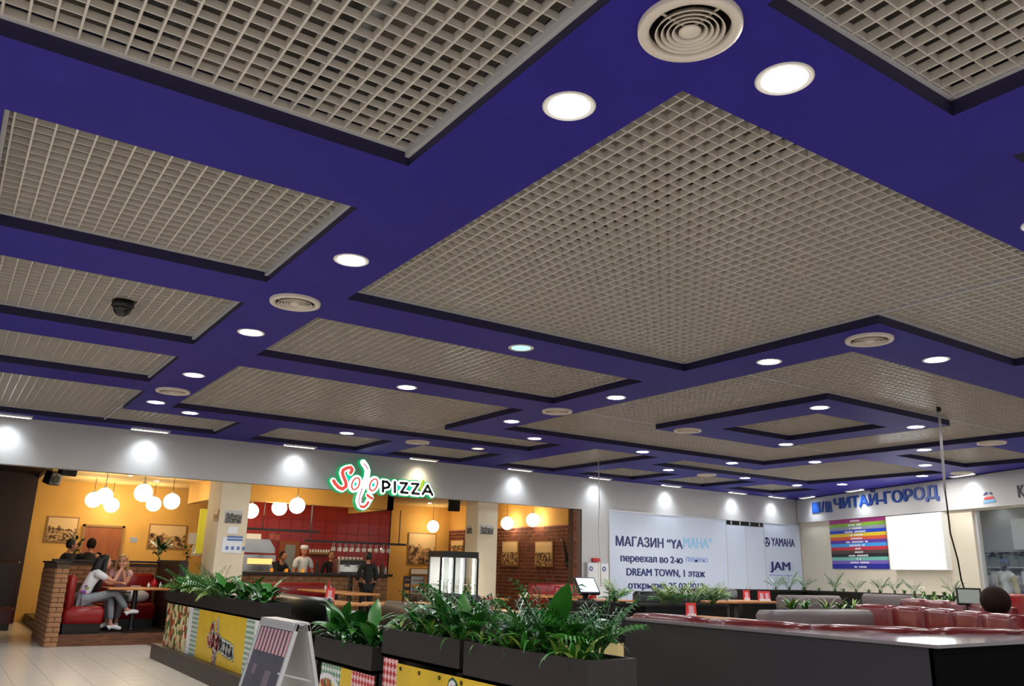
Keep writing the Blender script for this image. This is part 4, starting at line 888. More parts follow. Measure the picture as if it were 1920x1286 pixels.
# ------------------------------------------------------------------ folding pavement board
AB = empty('folding_board', (1.93, 5.38, 0)); tag(AB, 'silver framed folding menu board standing in the aisle', 'menu board')
M['chalk'] = mat('grey_poster', lin(92, 92, 104), .35, noise=.2, scale=6); M['blush'] = mat('poster_pink', lin(206, 160, 166), .5); M['pmark'] = mat('poster_faint_pink', lin(116, 104, 114), .5)
def bpanel(sgn, front):
    t = empty('panel', (0, 0, 0), parent=AB); ang = math.atan(.25); Mx = Matrix.Rotation(-sgn * ang, 4, 'Y') if True else None
    Mx = Matrix.Translation((sgn * .03, 0, 1.0)) @ Matrix.Rotation(-sgn * ang, 4, 'Y')       # hangs from the top hinge
    H = 1.05; w = .34
    def add(nm, m, *bx): 
        b_ = MB()
        for q_ in bx: b_.box(*q_)
        o = b_.xf(Mx).build(nm, m, AB); beveled(o, .006); return o
    add('frame', M['alu'], (-.012, .012, -w, -w + .035, -H, 0), (-.012, .012, w - .035, w, -H, 0), (-.012, .012, -w, w, -.05, 0), (-.012, .012, -w, w, -H, -H + .04))
    if front:
        add('poster', M['chalk'], (-.006, .004, -w + .035, w - .035, -H + .04, -.05))
        for i in range(9): add('awning_stripe', M['blush'], (-.009, -.006, -w + .05 + i * .066, -w + .085 + i * .066, -.2, -.055))
        for y, z, a_, b_ in ((.16, -.31, .03, .03), (-.1, -.35, .05, .05), (.05, -.47, .16, .035), (.02, -.56, .13, .012), (.04, -.63, .1, .012), (.0, -.7, .14, .012)): add('poster_mark', M['pmark'], (-.009, -.006, y - a_, y + a_, z - b_, z + b_))
        add('poster_plate', M['paper'], (-.009, -.006, .04, .28, -1.0, -.84)); add('poster_food', M['food2'], (-.012, -.009, .09, .24, -.96, -.8)); add('poster_slice', M['paper'], (-.009, -.006, -.25, -.08, -.98, -.82))
    else:
        add('backing', M['wbox'], (-.004, .006, -w + .035, w - .035, -H + .04, -.05)); add('cross_rail', M['alu'], (-.014, .006, -w, w, -.72, -.69))
    bpy.data.objects.remove(t)
bpanel(-1, True); bpanel(1, False)
[MB().tube([(-.12, y_, .72), (.12, y_, .66)], .006).build('stay_bar', M['alu'], AB) for y_ in (-.3, .3)]
MB().box(-.05, .05, -.3, .3, .985, 1.005).build('hinge', M['alu'], AB)
# ------------------------------------------------------------------ plants
M['leafd'] = mat('leaf_dark', lin(26, 96, 26), .3, noise=.35, scale=8, spec=.6); M['leafm'] = mat('leaf_mid', lin(52, 122, 36), .35, noise=.3, scale=8, spec=.6); M['leafl'] = mat('leaf_light', lin(132, 164, 66), .4, noise=.25, scale=8); M['leafb'] = mat('leaf_deep', lin(22, 66, 28), .35, noise=.3, scale=8)
M['spathe'] = mat('white_spathe', lin(226, 230, 214), .5)
def blade(L, Wd, bend, stalk=.0, n=7, cup=.15, peak=.4):
    b = MB(); pts = []; a = 1.25; x = z = 0.0; step = (L + stalk) / (n + (3 if stalk else 0)); ns = 3 if stalk else 0
    tot = n + ns
    for i in range(tot + 1):
        t = max(0, (i - ns) / n); w = 0 if i < ns else Wd * (math.sin(math.pi * min(1, t ** (math.log(.5) / math.log(peak)))) if True else 0)
        w = max(w, .004 if i < tot else .0008); pts.append((x, z, w, a))
        a -= bend / tot * (1.6 if i > tot * .5 else .7); x += math.cos(a) * step; z += math.sin(a) * step
    for (x, z, w, a) in pts:
        nx, nz = -math.sin(a), math.cos(a); b.v += [(x + nx * cup * w, w, z + nz * cup * w), (x, 0, z), (x + nx * cup * w, -w, z + nz * cup * w)]
    for i in range(len(pts) - 1):
        q = i * 3; b.f += [(q, q + 3, q + 4, q + 1), (q + 1, q + 4, q + 5, q + 2)]
    return b
def frond(L, bend, n=11, lw=.012, ll=.14):
    b = MB(); a = 1.3; x = z = 0.0; st = L / n; pts = []
    for i in range(n + 1):
        pts.append((x, z, a)); a -= bend / n; x += math.cos(a) * st; z += math.sin(a) * st
    b.tube([(p[0], 0, p[1]) for p in pts], [.005 * (1 - i / (n + 1)) + .001 for i in range(n + 1)], 4)
    for i in range(3, n + 1):
        x, z, a = pts[i]; l = ll * (1.1 - abs(i / n - .55))
        for s in (-1, 1):
            dx, dz = math.cos(a) * .75, math.sin(a) * .75; tip = (x + dx * l, s * l * .8, z + dz * l - .25 * l); mid = (x + dx * l * .5, s * l * .45, z + dz * l * .5 + .02)
            b.quad((x, 0, z), (mid[0] + lw * .7, mid[1], mid[2]), tip, (mid[0] - lw * .7, mid[1], mid[2] - .004))
    return b
def shade(me):
    for p_ in me.polygons: p_.use_smooth = True
    return me
LEAF = {
 'lily': [shade(mk(blade(.2, .045, 1.2, .16), 'leaf', M['leafd'])), shade(mk(blade(.24, .055, 1.6, .14), 'leaf', M['leafm'])), shade(mk(blade(.17, .04, 1.9, .12), 'leaf', M['leafd'])), shade(mk(blade(.22, .05, .7, .2), 'leaf', M['leafm']))],
 'strap': [shade(mk(blade(.28, .017, 1.3, peak=.35), 'leaf', M['leafm'])), shade(mk(blade(.24, .019, .9, peak=.35), 'leaf', M['leafl'])), shade(mk(blade(.3, .016, 1.9, peak=.35), 'leaf', M['leafm']))],
 'palm': [shade(mk(frond(.4, .7, 11, .013, .12), 'frond', M['leafd'])), shade(mk(frond(.34, 1.1, 11, .013, .12), 'frond', M['leafm'])), shade(mk(frond(.43, .4, 11, .013, .11), 'frond', M['leafd']))],
 'fern': [shade(mk(frond(.36, 1.0, 12, .012, .1), 'frond', M['leafm'])), shade(mk(frond(.3, 1.6, 12, .012, .1), 'frond', M['leafl'])), shade(mk(frond(.4, .7, 12, .012, .1), 'frond', M['leafd']))],
 'bush': [shade(mk(blade(.12, .03, .9, .1, 5), 'leaf', M['leafb'])), shade(mk(blade(.1, .03, 1.4, .06, 5), 'leaf', M['leafb'])), shade(mk(blade(.13, .03, .4, .16, 5), 'leaf', M['leafb']))],
 'sprig': [shade(mk(frond(.4, .45, 8, .018, .11), 'frond', M['leafd'])), shade(mk(frond(.33, .9, 8, .018, .11), 'frond', M['leafm']))],
 'lime': [shade(mk(frond(.4, .6, 9, .02, .14), 'frond', M['leafl'])), shade(mk(frond(.34, 1.1, 9, .02, .13), 'frond', M['leafm']))]}
PN = {'lily': ('peace_lily', 'plant'), 'strap': ('spider_plant', 'plant'), 'palm': ('potted_palm', 'plant'), 'sprig': ('slender_palm', 'plant'), 'fern': ('fern', 'plant'), 'bush': ('leafy_shrub', 'plant'), 'lime': ('lime_green_palm', 'plant')}
def plant(kind, p, n, sc, lb, grp, tilt=.5, up=0.0):
    if kind == 'palm': tilt = .3
    t = empty(PN[kind][0], p, random.uniform(0, 6.28)); tag(t, lb, 'plant', grp)
    for i in range(n):
        me = LEAF[kind][i % len(LEAF[kind])]; o = link(me.name.split('.')[0], me, t, (random.uniform(-.03, .03), random.uniform(-.03, .03), up * random.random()))
        o.rotation_euler = (random.uniform(-.15, .15), random.uniform(-.15, tilt) * (1 if i > 2 else .2), 2.4 * i + random.uniform(-.3, .3)); s_ = sc * random.uniform(.75, 1.15); o.scale = (s_, s_, s_)
    MB().tube([(0, 0, -.05), (0, 0, .06)], [.02, .012], 6).build('stem', M['leafb'], t)
    return t
# long planter: ferns at its far end, broad leaves at its near end
for i, v in enumerate((13.0, 12.55, 12.1, 11.65, 11.2)): plant('fern', (3.1 + .06 * (i % 2), v, .9), 24, .95 + .1 * (i % 2), ['fern at the far left end of the long planter', 'second fern from the far end of the long planter', 'fern in the middle of the long planter before the column', 'fern right of the column foot in the long planter', 'rightmost fern of the long planter'][i], 'plants in the long planter')
for i, v in enumerate((12.8, 11.9, 10.75, 10.35, 9.95, 9.55, 9.25)): plant('lily', (3.08 + .1 * (i % 2), v, .9), 18, .78 + .12 * (i % 3), ['glossy low plant among the far ferns of the long planter', 'glossy low plant before the column in the long planter', 'glossy broad leaved plant just right of the ferns', 'third broad leaved plant from the near end of the long planter', 'second broad leaved plant from the near end of the long planter', 'broad leaved plant near the end of the long planter with a long leaf', 'last plant at the near end of the long planter'][i], 'plants in the long planter')
for i, v in enumerate((7.1, 6.75, 6.4)): plant('lily', (3.06, v, .7), 26, 1.0 + .12 * (i == 1), ['left glossy plant in the low short planter', 'tall middle glossy plant in the low short planter', 'right glossy plant in the low short planter'][i], 'plants in the low planter')
ORD = ['leftmost', 'second', 'third', 'fourth', 'fifth', 'sixth', 'seventh', 'eighth']
def row(kind, vs_, u, z, n, sc, what, where, grp):
    for i_, v in enumerate(vs_): plant(kind, (u + .03 * (i_ % 2), v, z), n, sc * (1 + .12 * ((i_ * 7) % 3 - 1)), '%s %s counted from the left in the %s' % (ORD[i_], what, where), grp)
NG = 'plants in the near planters'
row('strap', (5.88, 5.62, 5.36, 5.1, 4.95), 3.02, .85, 13, .85, 'arching plant', 'planter over the red check', NG)
row('palm', (5.8, 5.5, 5.22, 4.98), 3.16, .85, 12, .9, 'palm', 'planter over the red check', NG)
row('lily', (5.68, 5.38, 5.05), 3.1, .85, 13, 1.05, 'broad leaved plant', 'planter over the red check', NG)
row('strap', (4.66, 4.42, 4.18, 3.94, 3.7), 2.99, .85, 14, .95, 'arching plant', 'planter nearest the viewer', NG)
row('palm', (4.65, 4.4, 4.18, 3.95, 3.72), 3.14, .85, 12, .95, 'palm', 'planter nearest the viewer', NG)
row('lily', (4.52, 4.3, 4.05, 3.8), 3.1, .85, 12, 1.05, 'broad leaved plant', 'planter nearest the viewer', NG)
# shrubs behind the booth
for px, py, v, sc, lb in ((139, 1038, 19.6, 1.1, 'dark shrub between the two seated men'), (298, 1050, 17.55, 1.5, 'dark shrub on the booth partition below the town print'), (350, 1052, 17.5, .8, 'small dark shrub on the divider near the column')):
    p = on_v(px, py, v); plant('bush', (p.x, v, max(p.z, 1.30)), 22, sc, lb, 'dark shrubs behind the booth', .7, .2)
p = on_v(139, 1038, 19.6); tp = empty('tall_planter', (p.x, 19.6, PZ)); tag(tp, 'tall dark planter hidden behind the two seated men', 'planter'); MB().box(-.18, .18, -.18, .18, 0, max(p.z, 1.3) - PZ - .02).build('body', M['dkwood'], tp); MB().box(-.16, .16, -.16, .16, max(p.z, 1.3) - PZ - .02, max(p.z, 1.3) - PZ).build('soil', M['soil'], tp)
# ------------------------------------------------------------------ wooden surround and curved sofas at right
M['desk'] = mat('charcoal_laminate', lin(52, 51, 58), .4, noise=.35, scale=70); M['desktop'] = mat('ledge_laminate', lin(128, 124, 128), .14, noise=.1, scale=40)
DK = empty('booth_surround', (6.1, 3.47, 0)); tag(DK, 'large charcoal booth surround with pale shiny ledge nearest the viewer', 'booth wall')
MB().box(0, .05, .02, 3.4, 0, .875).build('side_panel', M['desk'], DK); MB().box(.0, 5.2, 0, .05, 0, .875).build('end_panel', mat('matte_black', lin(10, 10, 12), .9, spec=.05), DK)
curve = [(6.2, 6.8), (6.22, 6.1), (6.28, 5.5), (6.5, 4.9), (6.85, 4.42), (7.3, 4.1), (7.9, 3.88), (8.6, 3.75), (9.5, 3.68), (11.2, 3.66)]
outer = [(6.08, 6.88), (6.08, 3.44), (11.2, 3.44)]
MB().prism([Vector((x, y, .875)) - Vector((6.1, 3.47, 0)) for x, y in outer + curve[::-1]], (0, 0, .025)).build('ledge', M['desktop'], DK)
def cushions(name, lb, path, z0, z1, dep, m, n, side=1, cat='sofa'):
    t = empty(name, (path[0][0], path[0][1], PZ)); tag(t, lb, cat); L0 = Vector((path[0][0], path[0][1], PZ))
    P_ = [Vector((x, y, 0)) for x, y in path]; ls = [0]
    for i in range(len(P_) - 1): ls.append(ls[-1] + (P_[i + 1] - P_[i]).length)
    def pt(s):
        for i in range(len(P_) - 1):
            if s <= ls[i + 1] or i == len(P_) - 2: return P_[i].lerp(P_[i + 1], (s - ls[i]) / (ls[i + 1] - ls[i]))
    for k in range(n):
        b = MB(); ss = 4; rows = []
        for q in range(ss + 1):
            s = ls[-1] * (k + .004 + .992 * q / ss) / n; p_ = pt(s); d_ = (pt(min(s + .05, ls[-1])) - pt(max(s - .05, 0))).normalized(); nn = Vector((-d_.y, d_.x, 0)) * side
            e = .012 if q in (0, ss) else 0
            prof = [(e, z0), (e - .012, z0 + .08), (e - .016, (z0 + z1) / 2), (e - .01, z1 - .07), (e + .004, z1 - .03), (.03, z1 - e - .008), (dep / 2, z1 - e), (dep - .03, z1 - e - .008), (dep - e, z1 - .04), (dep - e, z0)]
            rows.append([p_ + nn * a_ + Vector((0, 0, z)) - L0 for a_, z in prof])
        b.v = [tuple(v) for r in rows for v in r]; m_ = len(rows[0])
        for q in range(ss):
            for i in range(m_ - 1): b.f.append((q * m_ + i, (q + 1) * m_ + i, (q + 1) * m_ + i + 1, q * m_ + i + 1))
        b.f.append(tuple(range(m_))); b.f.append(tuple(ss * m_ + i for i in reversed(range(m_))))
        o = b.build('back_cushion', m, t, True)
    return t
def seatband(t, path, z0, z1, dep, m, side, off):
    L0 = Vector(t.location); b = MB(); P_ = [Vector((x, y, 0)) for x, y in path]
    for i in range(len(P_) - 1):
        d_ = (P_[i + 1] - P_[i]).normalized(); nn = Vector((-d_.y, d_.x, 0)) * side
        a, c = P_[i] + nn * off - L0, P_[i + 1] + nn * off - L0; b.prism([a + Vector((0, 0, z0)), c + Vector((0, 0, z0)), c + nn * dep + Vector((0, 0, z0)), a + nn * dep + Vector((0, 0, z0))], (0, 0, z1 - z0))
    b.build('seat', m, t)
t = cushions('curved_sofa', 'low burgundy curved sofa just inside the pale ledge', [(x + .0, y) for x, y in curve], .5, .955, .16, M['bleather'], 7, 1); seatband(t, curve, PZ + .01, .58, .5, M['bleather'], 1, .17)
high = [(8.95, 6.2), (9.2, 5.75), (9.25, 5.25), (9.3, 4.75), (9.45, 4.3), (9.9, 3.95)]
high = [(9.75, 6.55), (9.72, 6.0), (9.5, 5.4), (9.2, 4.9), (8.95, 4.5), (8.75, 4.15)]
t = cushions('curved_sofa', 'taller burgundy sofa back with square cushions at right', high, PZ + .15, 1.05, .22, M['bleather'], 5, 1); seatband(t, high, PZ + .01, .55, .5, M['bleather'], 1, .23)
t = cushions('curved_sofa', 'burgundy sofa back in the row behind the square cushions', [(12.5, 7.6), (12.1, 6.9), (11.6, 6.2), (11.0, 5.6), (10.4, 5.1)], PZ + .15, 1.085, .22, M['bleather'], 5, 1); seatband(t, [(12.5, 7.6), (12.1, 6.9), (11.6, 6.2), (11.0, 5.6), (10.4, 5.1)], PZ + .01, .55, .5, M['bleather'], 1, .23)
p = on_z(1912, 1113, 1.2); 
bench('red_bench', 'red seat back at the right picture edge beside the dark haired head', 12.5, 13.2, 6.0, 6.45, '+y', .65, 1.2, M['rleather'], None, .2)
# grey and dark benches of the food court
GB = 'food court benches'
bench('court_bench', 'nearest long grey bench left of the square burgundy cushions', 7.4, 9.2, 5.9, 6.3, '+y', .6, 1.0, M['gleather'], GB, .3)
bench('court_bench', 'grey purple bench under the white shop film corner', 11.9, 13.4, 9.2, 9.75, '+y', .62, 1.055, M['gleather'], GB, .3)
bench('court_bench', 'grey purple bench under the striped board', 13.45, 14.3, 8.2, 9.3, '-x', .62, 1.1, M['gleather'], GB, .25)
bench('court_bench', 'dark bench below the opening date of the notice', 9.6, 11.0, 10.3, 10.85, '+y', .62, 1.07, M['black'], GB, .25)
bench('court_bench', 'dark bench below the double shop door', 11.6, 13.0, 11.2, 11.7, '+y', .62, 1.12, M['black'], GB, .25)
bench('court_bench', 'dark bench with brown back behind the near planters', 4.35, 4.9, 6.2, 9.0, '+x', .6, .98, M['dkwood'], GB, .12)
bench('court_bench', 'black bench back behind the long planter', 3.85, 4.4, 9.4, 11.2, '+x', .62, .98, M['black'], GB, .12)
bench('court_bench', 'black bench between the wooden tables in the middle', 6.3, 6.9, 10.8, 13.0, '-x', .62, .98, M['black'], GB, .12)
bench('court_bench', 'dark red bench before the dark brick wall', 10.4, 12.2, 14.0, 14.6, '-y', .62, 1.1, M['rleather'], GB, .14)
CB = empty('yellow_booth', (5.2, 5.88, PZ)); tag(CB, 'pale yellow booth side with brown base left of the charcoal surround', 'booth wall')
MB().box(0, .05, 0, 1.5, .0, .3).build('base', M['riser'], CB); MB().box(-.01, .06, 0, 1.5, .3, .56).build('yellow_panel', mat('pale_yellow_panel', lin(224, 204, 140), .5), CB); MB().box(-.02, .08, 0, 1.5, .56, .79).build('black_back', M['black'], CB)
# tables
ctable('light wooden table with rounded end before the red bench', 6.0, 6.55, 13.6, 16.2, .9)
ctable('wooden table corner showing past the end of the long planter', 4.45, 4.95, 10.6, 11.8, .87)
ctable('long orange wooden table behind the low planter', 5.1, 6.1, 8.4, 11.2, .87)
ctable('wooden table in front of the display fridge', 7.2, 7.9, 11.6, 13.4, .9)
ctable('wooden table before the red bench at the dark bricks', 9.6, 10.6, 13.0, 13.8, .9)
ctable('brown oval looking table left of the corner bench', 11.0, 12.6, 10.0, 10.7, .93)
ctable('wooden table edge below the moved-shop notice', 8.6, 9.6, 10.4, 11.0, .93)
ctable('small table with the large red menu stand inside the curved sofa', 6.9, 8.1, 6.5, 7.6, .86)
ctable('table with red menu beside the spider plants', 10.4, 11.2, 7.4, 8.2, .9)
# small things on tables
M['mred'] = mat('menu_red', lin(200, 36, 34), .4)
def menu(px, py, z, w, h, lb, plate=True):
    p = snap(on_z(px, py, z)); z = p.z; t = empty('menu_stand', (p.x, p.y, z), -.6); tag(t, lb, 'menu', 'red menu stands on tables')
    MB().prism([(-w / 2, -.035, 0), (-w / 2, .035, 0), (-w / 2, 0, h)], (w, 0, 0)).build('card', M['mred'], t)
    MB().box(-w * .42, w * .42, -.05, .05, 0, h * .22).build('napkin_holder', M['paper'], t)
    MB().prism([(-w * .25, -.032, h * .12), (w * .25, -.032, h * .12), (w * .25, -.008, h * .8), (-w * .25, -.008, h * .8)], (0, -.002, 0)).build('print_patch', M['blush'], t)
    return p
menu(1296, 1156, .86, .12, .16, 'large red menu stand above the low burgundy sofa')
for px, py, z, lb in ((1284, 1107, .93, 'red menu in front of the opening date'), (1490, 1129, .93, 'red menu left of the spider plants at right'), (1534, 1136, .9, 'red menu among the spider plants'), (1627, 1124, .93, 'red menu in front of the striped board'), (684, 1122, .87, 'red menu with napkins on the orange table'), (1150, 1109, .93, 'red menu beside the first word of the opening date'), (1025, 1158, .87, 'red menu behind the near plants')):
    menu(px, py, z, .12, .17, lb)
def vase(px, py, z, lb, s=1.0):
    p = snap(on_z(px, py, z), .09); z = p.z; t = empty('red_vase', (p.x, p.y, z)); tag(t, lb, 'vase', 'round red table lamps'); t.scale = (s, s, s)
    MB().lathe([(.001, 0), (.04, 0), (.07, .05), (.065, .1), (.035, .14), (.04, .16), (.034, .16), (.03, .14), (.001, .02)], seg=16).build('body', mat('red_glaze_%d' % px, lin(190, 28, 30), .2), t, True); MB().lathe([(.001, .0), (.055, 0), (.055, .006), (.001, .006)], seg=14).build('saucer', M['wbox'], t)
vase(1212, 1142, .86, 'round red vase on the table below the notice'); vase(1006, 1102, .9, 'round red vase before the red bench at the bricks'); vase(288, 1101, .9, 'round red vase on the booth table', .9)
def shaker(p, lb, m='wbox'):
    t = empty('shaker', p); tag(t, lb, 'shaker', 'salt and pepper shakers'); MB().lathe([(.001, 0), (.022, 0), (.024, .05), (.016, .075), (.001, .075)], seg=10).build('body', M[m], t, True); MB().lathe([(.017, .073), (.018, .09), (.001, .096)], seg=10).build('lid', M['chrome'], t, True)
for px, lb in ((278, 'white shaker left of the red vase on the booth table'), (300, 'white shaker right of the red vase on the booth table')): p = snap(on_z(px, 1102, .9)); shaker(p, lb)
for px, lb in ((610, 'left white shaker on the rounded wooden table'), (619, 'right white shaker on the rounded wooden table')): p = on_z(px, 1107, .9); shaker((min(max(p.x, 6.1), 6.4), min(p.y, 15.9), .9), lb)
t = MB().lathe([(.001, 0), (.028, 0), (.03, .1), (.012, .16), (.012, .2), (.001, .2)], seg=10).build('sauce_bottle', mat('ketchup_red', lin(176, 30, 26), .3), None, True, (6.25, 15.2, .9)); tag(t, 'red sauce bottle on the rounded wooden table', 'bottle')
# white bag on the booth bench
bg = MB().sphere((0, 0, .12), .2, 14, 8, 1.35, .8, .62); bo = bg.build('handbag', M['wbox'], empty('white_bag', (3.2, 17.0, .6)), True); tag(bo.parent, 'white bag lying on the red bench under the booth table', 'bag'); MB().tube([(-.15, 0, .2), (-.08, -.05, .3), (.08, -.05, .3), (.15, 0, .2)], .012).build('strap', M['wbox'], bo.parent); bo.name = 'pouch'
# tilted till screen
def till(p, rz, lb, m, w=.34, h=.26, tilt=-.7):
    t = empty('till_screen', p, rz); tag(t, lb, 'till'); mt = Matrix.Translation((0, 0, .22)) @ Matrix.Rotation(tilt, 4, 'X')
    beveled(MB().box(-w / 2, w / 2, -.02, .03, -h / 2, h / 2).xf(mt).build('housing', M['black'], t), .012); MB().box(-w / 2 + .025, w / 2 - .025, -.024, -.02, -h / 2 + .025, h / 2 - .025).xf(mt).build('screen', m, t.children[0])
    MB().box(-.1, .1, -.08, .1, 0, .03).box(-.04, .04, .02, .06, .03, .2).build('stand', M['black'], t)
p = on_z(1100, 1114, 1.03); till((p.x, p.y, .93), -.15, 'tilted till screen glowing pale blue before the grey wall cabinet', emat('screen_glow', (.75, .85, 1), 1.3), .36, .3)
sb = MB().box(p.x - .35, p.x + .35, p.y - .25, p.y + .3, PZ, .93).build('waiter_station', M['dkwood']); tag(sb, 'dark waiter station carrying the tilted till screen', 'cabinet'); beveled(sb, .01)
p = at_d(1818, 1128, 10.8); till((p.x, p.y, .94), -1.0, 'till screen with grey frame left of the dark haired head', mat('grey_screen', lin(120, 126, 124), .3, emit=lin(150, 160, 140), estr=.3), .3, .22, -.15)
sb = MB().box(p.x - .2, p.x + .2, p.y - .2, p.y + .2, PZ, .94).build('waiter_station', M['dkwood']); tag(sb, 'dark waiter station carrying the grey framed till screen', 'cabinet'); beveled(sb, .01)
# ------------------------------------------------------------------ black border planters with small plants
def bplanter(lb, u0, u1, v0, v1, z1):
    t = empty('border_planter', (u0, v0, PZ)); tag(t, lb, 'planter', 'black border planters'); w, d = u1 - u0, v1 - v0
    MB().box(0, w, 0, d, 0, z1 - PZ - .02).build('body', M['black'], t); MB().box(-.02, w + .02, -.02, d + .02, z1 - PZ - .04, z1 - PZ - .015).build('rim', M['black'], t); MB().box(.03, w - .03, .03, d - .03, z1 - PZ - .02, z1 - PZ).build('soil', M['soil'], t)
bplanter('black border planter along the white shop film', 13.2, 15.5, 11.3, 11.65, 1.1); bplanter('black border planter along the bookshop wall', 15.15, 15.5, 8.0, 11.28, 1.1); bplanter('low black planter with lime palms in the middle of the food court', 8.0, 9.6, 8.5, 8.85, .95); bplanter('low black planter with spider plants behind the grey bench', 9.2, 11.6, 7.0, 7.3, .95); bplanter('low black planter with bushy plants right of the till', 7.0, 7.8, 8.6, 8.95, .98); bplanter('low black planter with spider plants left of the till screen', 12.9, 14.2, 7.48, 7.74, 1.0)
BX = [(1455, 'palm', .8), (1480, 'palm', 1.05), (1506, 'strap', .5), (1518, 'palm', .95), (1536, 'strap', .6), (1566, 'palm', 1.0), (1582, 'strap', .6), (1605, 'palm', .8), (1628, 'strap', .7), (1650, 'palm', .95), (1678, 'palm', .85), (1695, 'strap', .8), (1714, 'palm', .75), (1733, 'strap', .6), (1750, 'strap', .75), (1770, 'strap', .7), (1787, 'palm', .9)]
for i, (px, kd, sc) in enumerate(BX):
    if px < 1520: p = on_v(px, 1105, 11.47)
    else: p = on_u(px, 1108, 15.32)
    p.z = 1.1; p.y = max(p.y, 8.1); p.x = min(p.x, 15.4)
    where = 'before the white film' if px < 1500 else 'at the wall corner' if px < 1550 else 'below the striped board' if px < 1660 else 'below the glowing light box' if px < 1770 else 'beside the right cable'
    plant('sprig' if kd == 'palm' else kd, p, 8 if kd == 'palm' else 11, sc * (.85 if kd == 'palm' else .65), ('thin upright palm ' if kd == 'palm' else 'small tufted plant ') + where + ', %s from the left in the border row' % ['first', 'second', 'third', 'fourth', 'fifth', 'sixth', 'seventh', 'eighth', 'ninth', 'tenth', 'eleventh', 'twelfth', 'thirteenth', 'fourteenth', 'fifteenth', 'sixteenth', 'seventeenth'][i], 'small plants on the border planters', .2)
for i, (px, lb) in enumerate(((1245, 'left lime palm behind the red menu stand'), (1268, 'second lime palm behind the red menu stand'), (1300, 'lime palm right above the large red menu stand'), (1350, 'widest lime palm right of the red menu stand'), (1375, 'lime palm beside the brown oval table'))):
    p = on_v(px, 1130, 8.67); plant('lime', (min(max(p.x, 8.1), 9.5), 8.67, .93), 20, .74 + .1 * (i % 2), lb, 'lime palms in the food court', .4)
for i, (px, lb) in enumerate(((1160, 'bushy green plant left of the red vase'), (1180, 'pale green plant left of the red vase'))):
    p = on_v(px, 1125, 8.78); plant('lime' if i == 0 else 'strap', (min(max(p.x, 7.1), 7.7), 8.78, .97), 20, .7, lb, 'plants right of the till')
for i, px in enumerate((1405, 1432, 1460, 1485, 1510, 1550, 1575, 1600)):
    p = on_v(px, 1130, 7.15); plant('strap', (min(max(p.x, 9.3), 11.5), 7.15, .94), 11, .85, 'spider plant %s of the row behind the grey bench' % ['at the left end', 'second', 'third', 'fourth', 'fifth', 'sixth', 'seventh', 'at the right end'][i], 'spider plants behind the grey bench')
for i, px in enumerate((1725, 1745, 1765, 1785)):
    p = on_v(px, 1125, 7.6); plant('strap', (min(max(p.x, 13.0), 14.1), 7.6, .99), 13, 1.0, ['leftmost', 'second', 'third', 'rightmost'][i] + ' spider plant left of the grey framed till screen', 'spider plants left of the till screen')

# ================================================================== people
M['skin'] = mat('skin', lin(206, 150, 120), .55, noise=.06, scale=10); M['skin2'] = mat('skin_deeper', lin(190, 126, 96), .55, noise=.06, scale=10)  # second skin is a deeper tone for men, staff and guest
M['hairblack'] = mat('black_hair', lin(18, 14, 14), .6, noise=.4, scale=40); M['hairblond'] = mat('blonde_hair', lin(200, 160, 104), .45, noise=.3, scale=40, col2=lin(140, 96, 56)); M['hairbrown'] = mat('brown_hair', lin(40, 26, 18), .8, spec=.15, noise=.4, scale=40)
M['cblack'] = mat('black_cloth', lin(20, 20, 22), .8, noise=.3, scale=12); M['cwhite'] = mat('white_cloth', lin(220, 220, 222), .8, noise=.06, scale=12); M['jeans'] = mat('grey_jeans', lin(140, 146, 152), .8, noise=.2, scale=14); M['shoe'] = mat('white_shoe', lin(226, 226, 226), .5); M['sole'] = mat('shoe_sole', lin(200, 200, 200), .6); M['eyew'] = mat('eye_dark', lin(30, 22, 20), .3); M['lip'] = mat('lips', lin(160, 70, 66), .5); M['purple'] = mat('purple_print', lin(130, 60, 160), .7); M['khaki'] = mat('khaki_cloth', lin(176, 160, 120), .8)
def skinned(verts, edges, rad, lv=1):
    me = bpy.data.meshes.new('tmp'); me.from_pydata([tuple(v) for v in verts], edges, []); o = bpy.data.objects.new('tmp', me); COL.objects.link(o)
    o.modifiers.new('s', 'SKIN'); sd = o.modifiers.new('d', 'SUBSURF'); sd.levels = lv; sd.render_levels = lv
    for i, r in enumerate(rad): sv = me.skin_vertices[0].data[i]; sv.radius = (r, r) if not isinstance(r, tuple) else r; sv.use_root = (i == 0)
    dg = bpy.context.evaluated_depsgraph_get(); dg.update(); ev = bpy.data.meshes.new_from_object(o.evaluated_get(dg))
    b = MB(); b.v = [tuple(v.co) for v in ev.vertices]; b.f = [tuple(p.vertices) for p in ev.polygons]
    bpy.data.objects.remove(o); bpy.data.meshes.remove(me); bpy.data.meshes.remove(ev); return b
def merge(a, b):
    n = len(a.v); a.v += b.v; a.f += [tuple(i + n for i in f) for f in b.f]; return a
def V(*a): return Vector(a)
STAND = dict(pel=(0, 0, .96), che=(0, 0, 1.28), nek=(0, 0, 1.47), hed=(.02, 0, 1.62), shL=(0, .18, 1.41), elL=(.03, .24, 1.14), wrL=(.16, .22, .93), shR=(0, -.18, 1.41), elR=(.03, -.24, 1.14), wrR=(.16, -.22, .93),
 hpL=(0, .09, .92), knL=(.02, .1, .5), anL=(0, .1, .09), toL=(.16, .12, .03), hpR=(0, -.09, .92), knR=(.02, -.1, .5), anR=(0, -.1, .09), toR=(.16, -.12, .03))
